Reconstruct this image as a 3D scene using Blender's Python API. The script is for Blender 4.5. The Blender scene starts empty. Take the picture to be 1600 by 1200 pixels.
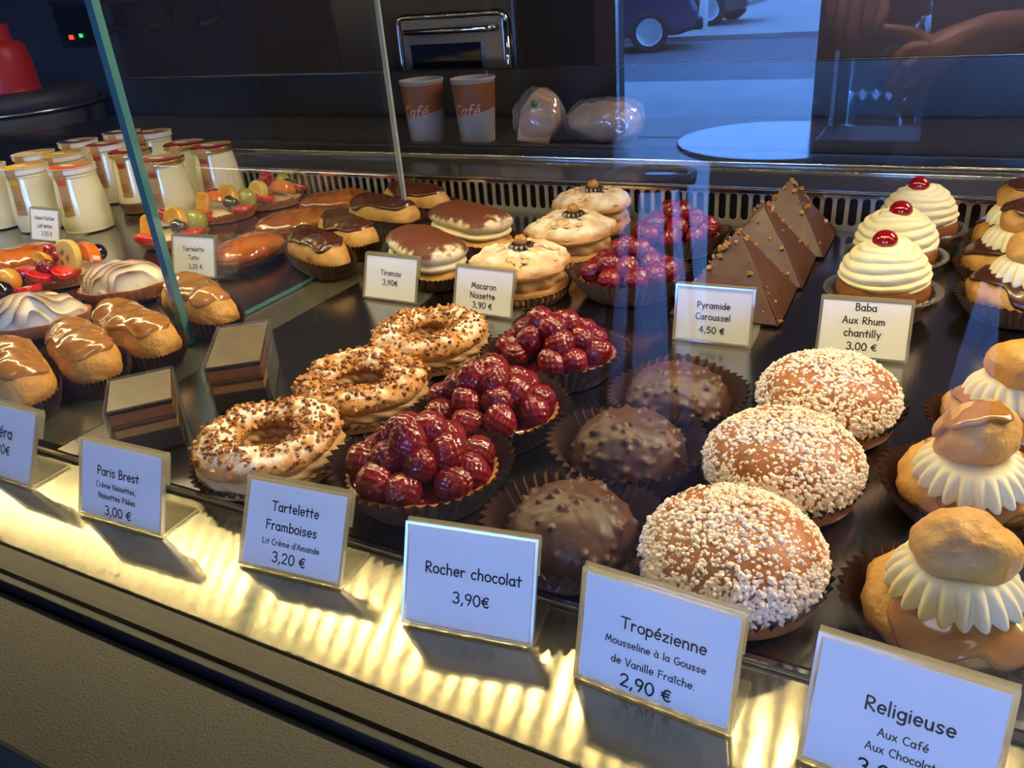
import bpy, bmesh, math, random
import numpy as np
from mathutils import Vector, Matrix
random.seed(7)
S = bpy.context.scene
C = S.collection
PI = math.pi
TAU = 2 * math.pi

# ------------------------------------------------------------------ camera, world, light, exposure
def camera():
    yaw, pit, rol = math.radians(29.7136), math.radians(26.8092), math.radians(-4.9061)
    fwd = Vector((-math.sin(yaw) * math.cos(pit), math.cos(yaw) * math.cos(pit), -math.sin(pit)))
    right = Vector((math.cos(yaw), math.sin(yaw), 0))
    up = right.cross(fwd)
    r = math.cos(rol) * right + math.sin(rol) * up
    u = -math.sin(rol) * right + math.cos(rol) * up
    cd = bpy.data.cameras.new('camera')
    cd.sensor_width = 36
    cd.lens = 1260 / 1600 * 36
    cd.clip_start = 0.01
    o = bpy.data.objects.new('camera', cd)
    C.objects.link(o)
    m = Matrix.Identity(4)
    for i in range(3):
        m[i][0], m[i][1], m[i][2] = r[i], u[i], -fwd[i]
    m[0][3], m[1][3], m[2][3] = 0, 0, .30
    o.matrix_world = m
    S.camera = o
camera()
S.view_settings.view_transform = 'Standard'
S.view_settings.look = 'None'
S.view_settings.gamma = 1
S.view_settings.use_curve_mapping = False
S.view_settings.exposure = 0.0

W = bpy.data.worlds.new('sky')
S.world = W
W.use_nodes = True
W.node_tree.nodes['Background'].inputs[0].default_value = (.12, .33, 1.0, 1)
W.node_tree.nodes['Background'].inputs[1].default_value = 30

def area(name, loc, rot, sx, sy, power, col, portal=False):
    d = bpy.data.lights.new(name, 'AREA')
    d.shape = 'RECTANGLE'
    d.size, d.size_y = sx, sy
    d.energy = power
    d.color = col
    if portal:
        d.cycles.is_portal = True
    o = bpy.data.objects.new(name, d)
    C.objects.link(o)
    o.location = loc
    o.rotation_euler = rot
    return o
# daylight through the shop door and the shop window (behind the camera), warm strip in the case, added fill light that lifts the dark kitchen
area('daylight_door', (-1.65, -6.02, .12), (PI / 2, 0, PI), 1.55, 2.1, 1, (1, 1, 1), True)
area('daylight_window', (2.0, -5.95, .55), (math.radians(97), 0, PI), 2.6, 1.8, 330, (.19, .54, 1.0))
area('kitchen_fill', (1.7, 1.9, 1.8), (0, 0, 0), 1.6, .4, 85, (1, .82, .68))
area('shop_lamp', (-.3, -.5, 1.85), (0, 0, 0), .6, .6, 7, (.84, .93, 1))

sp = bpy.data.lights.new('hand_fill_spot', 'SPOT')   # added narrow fill, brightens the person's mirrored hands
sp.energy, sp.spot_size, sp.spot_blend, sp.shadow_soft_size, sp.color = 480, math.radians(20), .5, .03, (1, .82, .68)
o = bpy.data.objects.new('hand_fill_spot', sp)
C.objects.link(o)
o.location = (-.06, -1.02, 1.89)

# ------------------------------------------------------------------ helpers
def lin(h):
    h = h.lstrip('#')
    f = lambda c: c / 12.92 if c <= .04045 else ((c + .055) / 1.055) ** 2.4
    return tuple(f(int(h[i:i + 2], 16) / 255) for i in (0, 2, 4))

def M(name, col, rough=.5, metal=0, bump=None, var=None, coat=0, sss=0, emit=None, spec=.5, stretch=None, attr=None, alpha=1, sheen=0):
    m = bpy.data.materials.new(name)
    m.use_nodes = True
    nt = m.node_tree
    b = nt.nodes['Principled BSDF']
    if isinstance(col, str):
        col = lin(col)
    b.inputs['Base Color'].default_value = (*col, 1)
    b.inputs['Roughness'].default_value = rough
    b.inputs['Metallic'].default_value = metal
    b.inputs['Specular IOR Level'].default_value = spec
    b.inputs['Alpha'].default_value = alpha
    if coat:
        b.inputs['Coat Weight'].default_value = coat
        b.inputs['Coat Roughness'].default_value = .06
    if sss:
        b.inputs['Subsurface Weight'].default_value = sss
        b.inputs['Subsurface Radius'].default_value = (.006, .003, .0015)
    if emit:
        b.inputs['Emission Color'].default_value = (*emit[0], 1)
        b.inputs['Emission Strength'].default_value = emit[1]
    tc = nt.nodes.new('ShaderNodeTexCoord')
    vec = tc.outputs['Object']
    if stretch:
        mp = nt.nodes.new('ShaderNodeMapping')
        mp.inputs['Scale'].default_value = stretch
        nt.links.new(vec, mp.inputs['Vector'])
        vec = mp.outputs['Vector']
    if var:   # (colour 2, scale, low, high): mottled second colour of the material itself
        n = nt.nodes.new('ShaderNodeTexNoise')
        n.inputs['Scale'].default_value = var[1]
        n.inputs['Detail'].default_value = 5
        nt.links.new(vec, n.inputs['Vector'])
        r = nt.nodes.new('ShaderNodeMapRange')
        r.inputs['From Min'].default_value = var[2]
        r.inputs['From Max'].default_value = var[3]
        nt.links.new(n.outputs['Fac'], r.inputs['Value'])
        fac = r.outputs['Result']
        x = nt.nodes.new('ShaderNodeMix')
        x.data_type = 'RGBA'
        x.inputs[6].default_value = (*col, 1)
        c2 = lin(var[0]) if isinstance(var[0], str) else var[0]
        x.inputs[7].default_value = (*c2, 1)
        nt.links.new(fac, x.inputs[0])
        out = x.outputs[2]
        if attr:
            out = attr_mix(nt, out, attr)
        nt.links.new(out, b.inputs['Base Color'])
    elif attr:
        x = nt.nodes.new('ShaderNodeRGB')
        x.outputs[0].default_value = (*col, 1)
        nt.links.new(attr_mix(nt, x.outputs[0], attr), b.inputs['Base Color'])
    if bump:
        n = nt.nodes.new('ShaderNodeTexNoise')
        n.inputs['Scale'].default_value = bump[0]
        n.inputs['Detail'].default_value = 6
        nt.links.new(vec, n.inputs['Vector'])
        bp = nt.nodes.new('ShaderNodeBump')
        bp.inputs['Strength'].default_value = bump[1]
        bp.inputs['Distance'].default_value = bump[2]
        nt.links.new(n.outputs['Fac'], bp.inputs['Height'])
        nt.links.new(bp.outputs['Normal'], b.inputs['Normal'])
    return m

def attr_mix(nt, a, attr):   # attr = (mesh attribute name, colour): toast, sugar dusting, cocoa
    at = nt.nodes.new('ShaderNodeAttribute')
    at.attribute_name = attr[0]
    x = nt.nodes.new('ShaderNodeMix')
    x.data_type = 'RGBA'
    nt.links.new(at.outputs['Fac'], x.inputs[0])
    nt.links.new(a, x.inputs[6])
    x.inputs[7].default_value = (*lin(attr[1]), 1)
    return x.outputs[2]

def glass(name, tint=(1, 1, 1), f0=.04, haze=0, hazecol=(.8, .8, .8), rough=0, through=False):
    m = bpy.data.materials.new(name)
    m.use_nodes = True
    nt = m.node_tree
    nt.nodes.clear()
    out = nt.nodes.new('ShaderNodeOutputMaterial')
    tr = nt.nodes.new('ShaderNodeBsdfTransparent')
    tr.inputs[0].default_value = (*tint, 1)
    gl = nt.nodes.new('ShaderNodeBsdfGlossy')
    gl.inputs['Roughness'].default_value = rough
    gl.inputs['Color'].default_value = (1, 1, 1, 1)
    lw = nt.nodes.new('ShaderNodeLayerWeight')
    lw.inputs['Blend'].default_value = .5
    pw = nt.nodes.new('ShaderNodeMath'); pw.operation = 'POWER'; pw.inputs[1].default_value = 5
    nt.links.new(lw.outputs['Facing'], pw.inputs[0])
    ma = nt.nodes.new('ShaderNodeMath'); ma.operation = 'MULTIPLY_ADD'
    ma.inputs[1].default_value = 1 - f0; ma.inputs[2].default_value = f0
    nt.links.new(pw.outputs[0], ma.inputs[0])
    mx = nt.nodes.new('ShaderNodeMixShader')
    nt.links.new(ma.outputs[0], mx.inputs[0])
    base = tr.outputs[0]
    if haze:
        df = nt.nodes.new('ShaderNodeBsdfTranslucent' if through else 'ShaderNodeBsdfDiffuse')
        df.inputs[0].default_value = (*hazecol, 1)
        hx = nt.nodes.new('ShaderNodeMixShader')
        hx.inputs[0].default_value = haze
        nt.links.new(tr.outputs[0], hx.inputs[1])
        nt.links.new(df.outputs[0], hx.inputs[2])
        base = hx.outputs[0]
    nt.links.new(base, mx.inputs[1])
    nt.links.new(gl.outputs[0], mx.inputs[2])
    nt.links.new(mx.outputs[0], out.inputs[0])
    return m

def vnoise(P, seed=0):   # smooth value noise on an (n,3) array, about -1..1
    P = np.asarray(P, float)
    i = np.floor(P).astype(np.int64)
    f = P - i
    f = f * f * (3 - 2 * f)
    def h(x, y, z):
        n = (x * 374761393 + y * 668265263 + z * 2147483647 + seed * 1274126177) & 0x7fffffff
        n = ((n ^ (n >> 13)) * 1274126177) & 0x7fffffff
        n = ((n ^ (n >> 15)) * 668265263) & 0x7fffffff
        return (n % 65536) / 32767.5 - 1
    r = 0
    for dx in (0, 1):
        for dy in (0, 1):
            for dz in (0, 1):
                w = np.where(dx, f[:, 0], 1 - f[:, 0]) * np.where(dy, f[:, 1], 1 - f[:, 1]) * np.where(dz, f[:, 2], 1 - f[:, 2])
                r = r + w * h(i[:, 0] + dx, i[:, 1] + dy, i[:, 2] + dz)
    return r

def fbm(P, scale, seed=0, oct=3):
    P = np.asarray(P, float) * scale
    r, a = 0, 1
    for k in range(oct):
        r = r + a * vnoise(P * 2 ** k + 17.3 * k, seed + k)
        a *= .5
    return r

class MB:
    """collects faces of one mesh; build() links them as ONE object"""
    def __init__(s):
        s.v, s.f, s.mi = [], [], []
        s.n = 0
        s.at = {}
    def add(s, V, F, mi=0):
        V = np.asarray(V, float)
        s.v.append(V)
        F = [tuple(int(i) + s.n for i in f) for f in F]
        s.f += F
        s.mi += [mi] * len(F)
        s.n += len(V)
        return s
    def box(s, x0, x1, y0, y1, z0, z1, mi=0, rot=None):
        V = np.array([(x, y, z) for z in (z0, z1) for y in (y0, y1) for x in (x0, x1)], float)
        if rot is not None:
            V = V @ np.array(rot).T
        return s.add(V, [(0, 2, 3, 1), (4, 5, 7, 6), (0, 1, 5, 4), (2, 6, 7, 3), (0, 4, 6, 2), (1, 3, 7, 5)], mi)
    def mesh(s, name, mats, smooth=True):
        me = bpy.data.meshes.new(name)
        V = np.concatenate(s.v)
        me.from_pydata(V.tolist(), [], s.f)
        for m in (mats if isinstance(mats, (list, tuple)) else [mats]):
            me.materials.append(m)
        if len(set(s.mi)) > 1:
            me.polygons.foreach_set('material_index', s.mi)
        if smooth:
            me.polygons.foreach_set('use_smooth', [True] * len(s.f))
        for k, a in s.at.items():
            A = me.attributes.new(k, 'FLOAT', 'POINT')
            A.data.foreach_set('value', np.asarray(a, np.float32))
        me.update()
        return me
    def build(s, name, mats, parent=None, loc=None, smooth=True, bevel=0, sub=0, rotz=0):
        o = link(name, s.mesh(name, mats, smooth), parent, loc, rotz)
        if bevel:
            b = o.modifiers.new('bevel', 'BEVEL'); b.width = bevel; b.segments = 3; b.limit_method = 'ANGLE'
        if sub:
            b = o.modifiers.new('sub', 'SUBSURF'); b.levels = sub; b.render_levels = sub
        return o

def link(name, me, parent=None, loc=None, rotz=0):
    o = bpy.data.objects.new(name, me)
    C.objects.link(o)
    if parent is not None:
        o.parent = parent
    if loc is not None:
        o.location = loc
    if rotz:
        o.rotation_euler = (0, 0, rotz)
    return o

def thing(name, label, cat, loc=(0, 0, 0), rotz=0, group=None, s=1):
    o = bpy.data.objects.new(name, None)
    C.objects.link(o)
    o.empty_display_size = .02
    o.location = loc
    o.rotation_euler = (0, 0, rotz)
    o.scale = (s, s, s)
    o['label'] = label
    o['category'] = cat
    if group:
        o['group'] = group
    return o

def tag(o, label, cat, group=None, kind=None):
    o['label'] = label
    o['category'] = cat
    if group: o['group'] = group
    if kind: o['kind'] = kind
    return o

def struct(o, label=None):
    o['kind'] = 'structure'
    if label: o['label'] = label
    return o

def dup(root, loc, rotz, label, s=None):
    kids = {}
    for q in root.children_recursive:
        kids[q] = q.copy()
        C.objects.link(kids[q])
    r = root.copy()
    C.objects.link(r)
    for q, c in kids.items():
        c.parent = r if q.parent == root else kids[q.parent]
    r.location = loc
    r.rotation_euler = (0, 0, rotz)
    if s: r.scale = (s, s, s)
    r['label'] = label
    return r

def grid_faces(nr, nc, wrap=True):
    F = []
    for i in range(nr - 1):
        for j in range(nc if wrap else nc - 1):
            k = (j + 1) % nc
            F.append((i * nc + j, i * nc + k, (i + 1) * nc + k, (i + 1) * nc + j))
    return F

def cr(pts, m):   # Catmull-Rom resampling of a 2-D or 3-D polyline
    P = np.array(pts, float)
    P = np.vstack([2 * P[0] - P[1], P, 2 * P[-1] - P[-2]])
    n = len(P) - 3
    t = np.linspace(0, n - 1e-9, m)
    i = t.astype(int)
    f = (t - i)[:, None]
    a, b, c, d = P[i], P[i + 1], P[i + 2], P[i + 3]
    return .5 * (2 * b + (c - a) * f + (2 * a - 5 * b + 4 * c - d) * f ** 2 + (3 * b - a - 3 * c + d) * f ** 3)

def rev(prof, n=48, mod=None, sx=1, sy=1, m=None):
    """surface of revolution from a (r, z) profile listed bottom to top; mod(th, t, R, Z) -> R, Z"""
    P = cr(prof, m) if m else np.array(prof, float)
    P[:, 0] = np.maximum(P[:, 0], 1e-5)
    th = np.linspace(0, TAU, n, endpoint=False)
    R = np.repeat(P[:, :1], n, 1); Z = np.repeat(P[:, 1:], n, 1)
    TH = np.repeat(th[None], len(P), 0)
    T = np.repeat(np.linspace(0, 1, len(P))[:, None], n, 1)
    if mod:
        R, Z = mod(TH, T, R, Z)
    V = np.stack([sx * R * np.cos(TH), sy * R * np.sin(TH), Z], -1).reshape(-1, 3)
    return V, grid_faces(len(P), n)

def lump(V, amp, scale, seed=0, c=(0, 0, 0), oct=3):
    V = np.asarray(V, float)
    D = V - np.array(c)
    D /= np.maximum(np.linalg.norm(D, axis=1)[:, None], 1e-6)
    return V + D * (amp * fbm(V, scale, seed, oct))[:, None]

def ell(rx, ry, rz, n=24, m=14, c=(0, 0, 0)):
    ph = np.linspace(-PI / 2, PI / 2, m)
    return rev(np.stack([np.cos(ph), np.sin(ph)], 1), n)[0] * np.array([rx, ry, rz]) + np.array(c), grid_faces(m, n)

def tube(path, rad, n=12, cap=True, flat=1):
    P = np.array(path, float)
    k = len(P)
    rad = np.full(k, rad) if np.isscalar(rad) else np.array(rad, float)
    T = np.gradient(P, axis=0)
    T /= np.maximum(np.linalg.norm(T, axis=1)[:, None], 1e-9)
    up = np.array([0, 0, 1.]) if abs(T[0][2]) < .9 else np.array([1., 0, 0])
    V = []
    for p, t, r in zip(P, T, rad):
        a = np.cross(t, up); a /= np.linalg.norm(a)
        b = np.cross(a, t)
        up = b
        for j in range(n):
            q = TAU * j / n
            V.append(p + r * (a * math.cos(q) + b * math.sin(q) * flat))
    F = [f[::-1] for f in grid_faces(k, n)]
    if cap:
        F.append(tuple(range(n)))
        F.append(tuple((k - 1) * n + j for j in range(n))[::-1])
    return np.array(V), F

def extr(poly, x0, x1, axis=0):
    """prism from a 2-D polygon; axis 0: polygon in (y,z) pushed along x; 2: polygon in (x,y) pushed along z; 1: (x,z) along y"""
    n = len(poly)
    V = []
    for x in (x0, x1):
        for a, b in poly:
            V.append({0: (x, a, b), 1: (a, x, b), 2: (a, b, x)}[axis])
    F = [(i, (i + 1) % n, n + (i + 1) % n, n + i) for i in range(n)]
    F += [tuple(range(n))[::-1], tuple(range(n, 2 * n))]
    return V, F

def ribbon(path, th):
    """closed polygon around a 2-D polyline with thickness th"""
    P = np.array(path, float)
    T = np.gradient(P, axis=0)
    T /= np.linalg.norm(T, axis=1)[:, None]
    N = np.stack([-T[:, 1], T[:, 0]], 1)
    return np.vstack([P + N * th / 2, (P - N * th / 2)[::-1]]).tolist()

def rotz(a):
    c, s = math.cos(a), math.sin(a)
    return np.array([[c, -s, 0], [s, c, 0], [0, 0, 1.]])
def rotx(a):
    c, s = math.cos(a), math.sin(a)
    return np.array([[1., 0, 0], [0, c, -s], [0, s, c]])
def roty(a):
    c, s = math.cos(a), math.sin(a)
    return np.array([[c, 0, s], [0, 1., 0], [-s, 0, c]])
# ------------------------------------------------------------------ materials
m_stone = M('speckled_black_stone', '#2a231a', .45, var=('#4d4332', 900, .5, .8), bump=(700, .35, .0006))
m_rubber = M('black_rubber', '#0b0a0b', .35)
m_deck = M('brushed_steel_bright', (.26, .235, .165), .13, .78, bump=(9, .25, .0018))
def brushed(m, an):   # grain runs along x, so highlights stretch across it
    nt = m.node_tree
    v = nt.nodes.new('ShaderNodeCombineXYZ'); v.inputs[0].default_value = 1
    b = nt.nodes['Principled BSDF']
    b.inputs['Anisotropic'].default_value = an
    b.inputs['Anisotropic Rotation'].default_value = .25
    nt.links.new(v.outputs[0], b.inputs['Tangent'])
brushed(m_deck, .95)
m_tray = M('brushed_steel_tray', (.34, .33, .33), .2, 1, bump=(70, .10, .0004), stretch=(9, .05, 1))
m_steel = M('steel', (.5, .49, .47), .25, 1, bump=(60, .05, .0004), stretch=(.05, 6, 1))
m_grille = M('satin_steel_grille', (.6, .57, .5), .3, .65)
m_chrome = M('polished_steel', (.75, .74, .72), .09, 1)
m_black = M('black_plastic', '#0d0c0d', .35)
m_matt = M('matt_black_laminate', '#0b0a0a', .85, spec=.1)
m_dark = M('dark_enamel', '#241f1c', .3, var=('#332c28', 6, .4, .7))
m_glass = glass('front_glass', (.985, .99, .99))
m_divglass = glass('divider_glass', (.95, .975, .97), f0=.05)
m_edge = M('green_glass_edge', (.07, .22, .24), .1, .25, coat=1)
m_edge2 = M('led_lit_glass_edge', (.62, .66, .6), .2, .3, coat=1)  # lighter copy of the edge colour, LED light painted in
m_acryl = glass('clear_acrylic', (.93, .93, .9), f0=.05, haze=.3, hazecol=(.85, .82, .7), rough=.05, through=True)
m_plastic = glass('clear_plastic_cup', (.93, .93, .92), f0=.07, haze=.10, hazecol=(.6, .6, .6), rough=.08)
m_film = glass('clear_film', (.97, .97, .95), f0=.08, haze=.1, rough=.04)
m_card = M('white_card', '#e9e8e6', .55)
m_ink = M('dark_ink', '#15131c', .6)
m_case = M('brown_paper_case', '#4a2c1d', .55, bump=(300, .2, .0003))
m_case2 = M('dark_brown_paper_case', '#281611', .5)

m_choux = M('choux_pastry', '#cc9747', .5, var=('#a3682a', 45, .5, .8), bump=(260, .8, .0018))
m_choux2 = M('pale_choux_pastry', '#cc9a52', .5, var=('#a2662a', 60, .5, .8), bump=(350, .6, .0012))
m_coffee = M('coffee_fondant', '#ad763a', .2, coat=.6, var=('#9c6830', 40, .4, .7), sss=.1)
m_chocglaze = M('chocolate_fondant', '#4a2415', .28, coat=.4)
m_chantilly = M('whipped_cream', '#f1e3b4', .5, sss=.3, bump=(240, .25, .0008))
m_cream2 = M('butter_cream', '#ecdcae', .5, sss=.25)
m_custard = M('yellow_custard', '#d9aa35', .4, sss=.2)
m_brioche = M('brioche_crust', '#a4602a', .5, var=('#7d3f17', 40, .45, .7), bump=(200, .4, .001))
m_pearl = M('pearl_sugar', '#f6e4d2', .5, sss=.15)
m_rocher = M('milk_chocolate_coating', '#432617', .46, var=('#55331f', 70, .45, .7), bump=(300, .35, .0008))
m_pbpastry = M('paris_brest_crust', '#c2883f', .55, var=('#a0642b', 60, .45, .75), bump=(200, .9, .0025), attr=('sugar', '#f3ead9'))
m_praline = M('praline_cream', '#c49a66', .5, sss=.2, bump=(160, .2, .0008))
m_nuts = [M('toasted_nut_a', '#a9692f', .5), M('toasted_nut_b', '#7d4620', .5), M('toasted_nut_c', '#c98d4b', .5)]
m_crust = M('tart_crust', '#b0692d', .5, var=('#8a4719', 70, .45, .75), bump=(350, .5, .001))
m_rasp = M('glazed_raspberry', '#6d0410', .4, coat=1, spec=.2, var=('#8f0a1a', 50, .45, .75))
m_jelly = M('raspberry_jelly', '#5e0410', .08, coat=1)
m_cherry = M('candied_cherry', '#8e0a0e', .08, coat=1, sss=.2)
m_baba = M('rum_soaked_sponge', '#8e5523', .4, var=('#6e3b14', 70, .45, .75), bump=(260, .3, .001))
m_pyr = M('matt_chocolate', '#4e2a18', .42, var=('#4d2714', 40, .4, .7), bump=(220, .15, .0006))
m_flake = M('golden_nut_flake', '#a87a35', .45)
m_maca = M('macaron_shell', '#c48d50', .6, var=('#a56c33', 50, .45, .75), bump=(240, .5, .0015), attr=('sugar', '#ecdfc4'))
m_almond = M('almond_flake', '#dcb983', .5)
m_hazel = M('hazelnut', '#a9752f', .35)
m_darkchoc = M('dark_chocolate', '#20120d', .35, attr=('stripe', '#b9a58d'))
m_cocoa = M('cocoa_dusted_cream', '#e8d7ae', .6, attr=('cocoa', '#64301a'), bump=(900, .3, .0006))
m_mering = M('toasted_meringue', '#f6ecd2', .5, sss=.05, attr=('toast', '#86430f'))
m_apple = M('caramelised_apple', '#c46a26', .14, coat=1, var=('#8a3a10', 55, .4, .75), bump=(70, .3, .002), sss=.15)
m_apple2 = M('dark_caramelised_apple', '#a35c29', .2, coat=.8, var=('#6f3312', 45, .4, .75), bump=(70, .3, .002), sss=.1)
m_opera = [M('opera_sponge', '#4a2c18', .7, bump=(500, .6, .001)), M('opera_cream', '#7a4a25', .5), M('opera_coffee_sponge', '#8f6a38', .7, bump=(500, .6, .001)), M('opera_dark_sponge', '#241410', .7, bump=(500, .5, .001))]
m_operatop = M('matt_cocoa_glaze', '#6f604a', .33, var=('#5d4f3c', 60, .4, .7))
m_banana = M('banana_slice', '#dcb860', .4, attr=('seed', '#5c4326'), coat=.4)
m_straw = M('strawberry', '#c3190f', .2, var=('#d9472f', 90, .5, .8), coat=.7)
m_strawin = M('strawberry_flesh', '#d8543f', .25, coat=.7)
m_grape = M('green_grape', '#9c9a3a', .12, coat=.8, sss=.4)
m_blackgrape = M('black_grape', '#15121b', .15, coat=.8)
m_currant = M('redcurrant', '#a00c14', .1, coat=1, sss=.3)
m_kiwi = M('kiwi', '#8fae2b', .25, coat=.6)
m_pine = M('pineapple', '#dca43a', .25, coat=.6, var=('#c98a22', 90, .4, .7))
m_peach = M('peach_slice', '#dd7418', .15, coat=.8, sss=.2)
m_jarglass = M('milky_yogurt_in_glass', '#e3dcb4', .22, coat=1, sss=.15)
m_clear = glass('jar_glass', (.95, .96, .93), f0=.05)
m_caramel = M('caramel_layer', '#7c5014', .15, coat=1)
m_lidwhite = M('white_lid_rim', '#d9d4cb', .4)
m_foil = M('gold_foil', (.80, .52, .16), .25, 1, bump=(120, .3, .001))
m_kraft = M('kraft_paper', '#a8824f', .6)
m_lid = {k: M('lid_' + k, c, .45) for k, c in dict(red='#94242a', orange='#d8502a', yellow='#d8a528', blue='#33305e', cream='#d3c795').items()}
m_cupwhite = M('white_paper_cup', '#958d84', .5)
m_cupbrown = M('brown_cup_print', '#71401c', .5)
m_cupprint = M('pale_cup_lettering', '#c99a80', .5)
m_bread = M('sandwich_bread', '#b08d6b', .6, bump=(220, .3, .001), var=('#8f6a4c', 30, .45, .75))
m_wrap = glass('cling_film', (.9, .9, .88), f0=.07, haze=.12, hazecol=(.75, .7, .65), rough=.12)
m_green = M('salad_leaf', '#2f5a1c', .4)
m_redplastic = M('red_plastic', '#c21f15', .4)
m_bin = M('grey_bin', '#3b3936', .5)
m_wallk = M('kitchen_wall', '#4a3f3b', .6, var=('#3a302d', 3, .4, .7))
m_floor = M('shop_floor', '#858280', .38, spec=.3, var=('#7d7a7c', 5, .35, .7), bump=(60, .1, .001))
m_wall = M('shop_wall', '#2a2524', .7)
m_ceil = M('shop_ceiling', '#4b4542', .7)
m_pave = M('pavement', '#96948f', .7, var=('#807f7d', 2, .4, .7))
m_road = M('asphalt', '#55565a', .7, var=('#47484c', 3, .4, .7))
m_blueCar = M('dark_blue_car_paint', '#1a2340', .2, coat=1)
m_brownCar = M('brown_car_paint', '#4a4038', .25, coat=1)
m_carglass = M('car_window', '#0c0f14', .05, coat=1)
m_tyre = M('tyre', '#101010', .7)
m_alloy = M('alloy_wheel', (.7, .72, .75), .25, .8)
m_taillight = M('tail_light', '#8b0d12', .15, coat=1)
m_white = M('white_paint', '#e8e8e6', .45)
m_tabletop = M('pale_blue_table_top', '#a9b8c9', .12, coat=.6)
m_skin = M('skin', '#9c6a52', .5, sss=.15)
m_coat = M('dark_coat', '#141217', .85)
m_trouser = M('dark_trousers', '#15161d', .85)
m_hair = M('dark_hair', '#1d120c', .5)
m_bottle = M('clear_water_bottle', '#6f7f8c', .08, coat=1, bump=(40, .6, .01))
m_shrink = glass('shrink_wrap', (.85, .9, .95), f0=.12, haze=.08, rough=.1)
m_teagreen = M('green_label', '#6f8f2a', .4)
m_teared = M('red_label', '#8e1524', .4)
m_ledhot = M('led_emitter', (1, .85, .6), .5, emit=((1, .81, .41), 285))
m_ledred = M('red_indicator', '#330000', .5, emit=((1, .05, .02), 2.5))
m_ledgreen = M('green_indicator', '#003300', .5, emit=((.05, 1, .2), 1.2))
# ------------------------------------------------------------------ the shop and the case
def wallbox(name, x0, x1, y0, y1, z0, z1, m):
    return struct(MB().box(x0, x1, y0, y1, z0, z1).build(name, m, smooth=False))
FZ = -.95
wallbox('floor', -4.6, 4.6, -6.0, 2.9, FZ - .1, FZ, m_floor)
wallbox('ceiling', -4.6, 4.6, -6.2, 2.9, 1.9, 2.0, m_ceil)
wallbox('wall_back', -4.6, 4.6, 2.75, 2.9, FZ, 1.9, m_wallk)
wallbox('wall_left', -4.75, -4.6, -6.2, 2.9, FZ, 1.9, m_wall)
wallbox('wall_right', 4.6, 4.75, -6.2, 2.9, FZ, 1.9, m_wall)
b = MB()
b.box(-4.6, -2.46, -6.2, -6.0, FZ, 1.9).box(-2.46, -.86, -6.2, -6.0, 1.25, 1.9).box(-.86, -.74, -6.2, -6.0, FZ, 1.9)
b.box(-.74, .62, -6.2, -6.0, .45, 1.9).box(.62, .74, -6.2, -6.0, FZ, 1.9).box(.74, 3.3, -6.2, -6.0, FZ, -.4).box(.74, 3.3, -6.2, -6.0, 1.45, 1.9).box(3.3, 4.6, -6.2, -6.0, FZ, 1.9)
b.box(-.74, .62, -6.2, -6.0, FZ, -.92)
struct(b.build('wall_front', m_wall, smooth=False))
b = MB()   # aluminium frame of the street door opening and of the shop windows
b.box(-.88, -.83, -6.03, -5.97, FZ, 1.25).box(-2.49, -2.44, -6.03, -5.97, FZ, 1.25)
struct(b.build('trim_1', m_steel, smooth=False))
w = MB().box(.7, 3.34, -6.14, -6.10, -.44, -.40).box(.7, 3.34, -6.14, -6.10, 1.45, 1.49).box(.7, .74, -6.14, -6.1, -.4, 1.45).box(3.3, 3.34, -6.14, -6.1, -.4, 1.45).build('window_1', m_steel, smooth=False)
struct(w)
# the street
struct(MB().box(-26, 14, -9.5, -6.2, FZ - .2, FZ - .02).build('pavement', m_pave, smooth=False))
struct(MB().box(-36, 24, -15.6, -9.5, FZ - .24, FZ - .1).build('road', m_road, smooth=False))
struct(MB().box(-46, 34, -45, -15.6, FZ - .2, FZ - .02).build('far_pavement', m_pave, smooth=False))

# ---- the refrigerated counter: one thing, built of fixed parts
case = thing('display_counter', 'long refrigerated pastry counter with black stone front and brushed steel deck', 'display counter')
XL, XR = -3.0, 1.25
GX = -1.13   # the grille starts right of the yogurt jars; left of it the tray runs deeper
MB().box(XL, XR, .1075, .178, -.06, 0).build('stone_ledge', m_stone, case, bevel=.003, smooth=False)
MB().box(XL, XR, .115, .17, -.945, -.0605).build('front_fascia', m_dark, case, smooth=False)
MB().box(XL, XR, .1785, .1845, -.01, .006).build('rubber_seal', m_rubber, case, bevel=.0015, smooth=False)
MB().box(XL, XR, .1905, .2055, -.06, .0).build('inner_stone_strip', m_stone, case, smooth=False)
MB().box(XL, XR, .2055, .2075, -.06, -.003).build('shadow_gap', m_rubber, case, smooth=False)
MB().box(XL, XR, .2075, .2912, -.06, 0).build('steel_deck', m_deck, case, smooth=False, bevel=.0006)
MB().box(XL, XR, .2916, .2958, -.012, .0032).build('deck_lip', m_chrome, case, smooth=False, bevel=.0008)
MB().box(XL, XR, .1845, 1.0, -.945, -.0605).build('cabinet_body', m_dark, case, smooth=False)
MB().box(XL, XR, .2962, 1.005, -.06, -.0145).box(XL, GX, 1.005, 1.118, -.06, -.0145).build('well_floor', m_dark, case, smooth=False)
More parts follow.
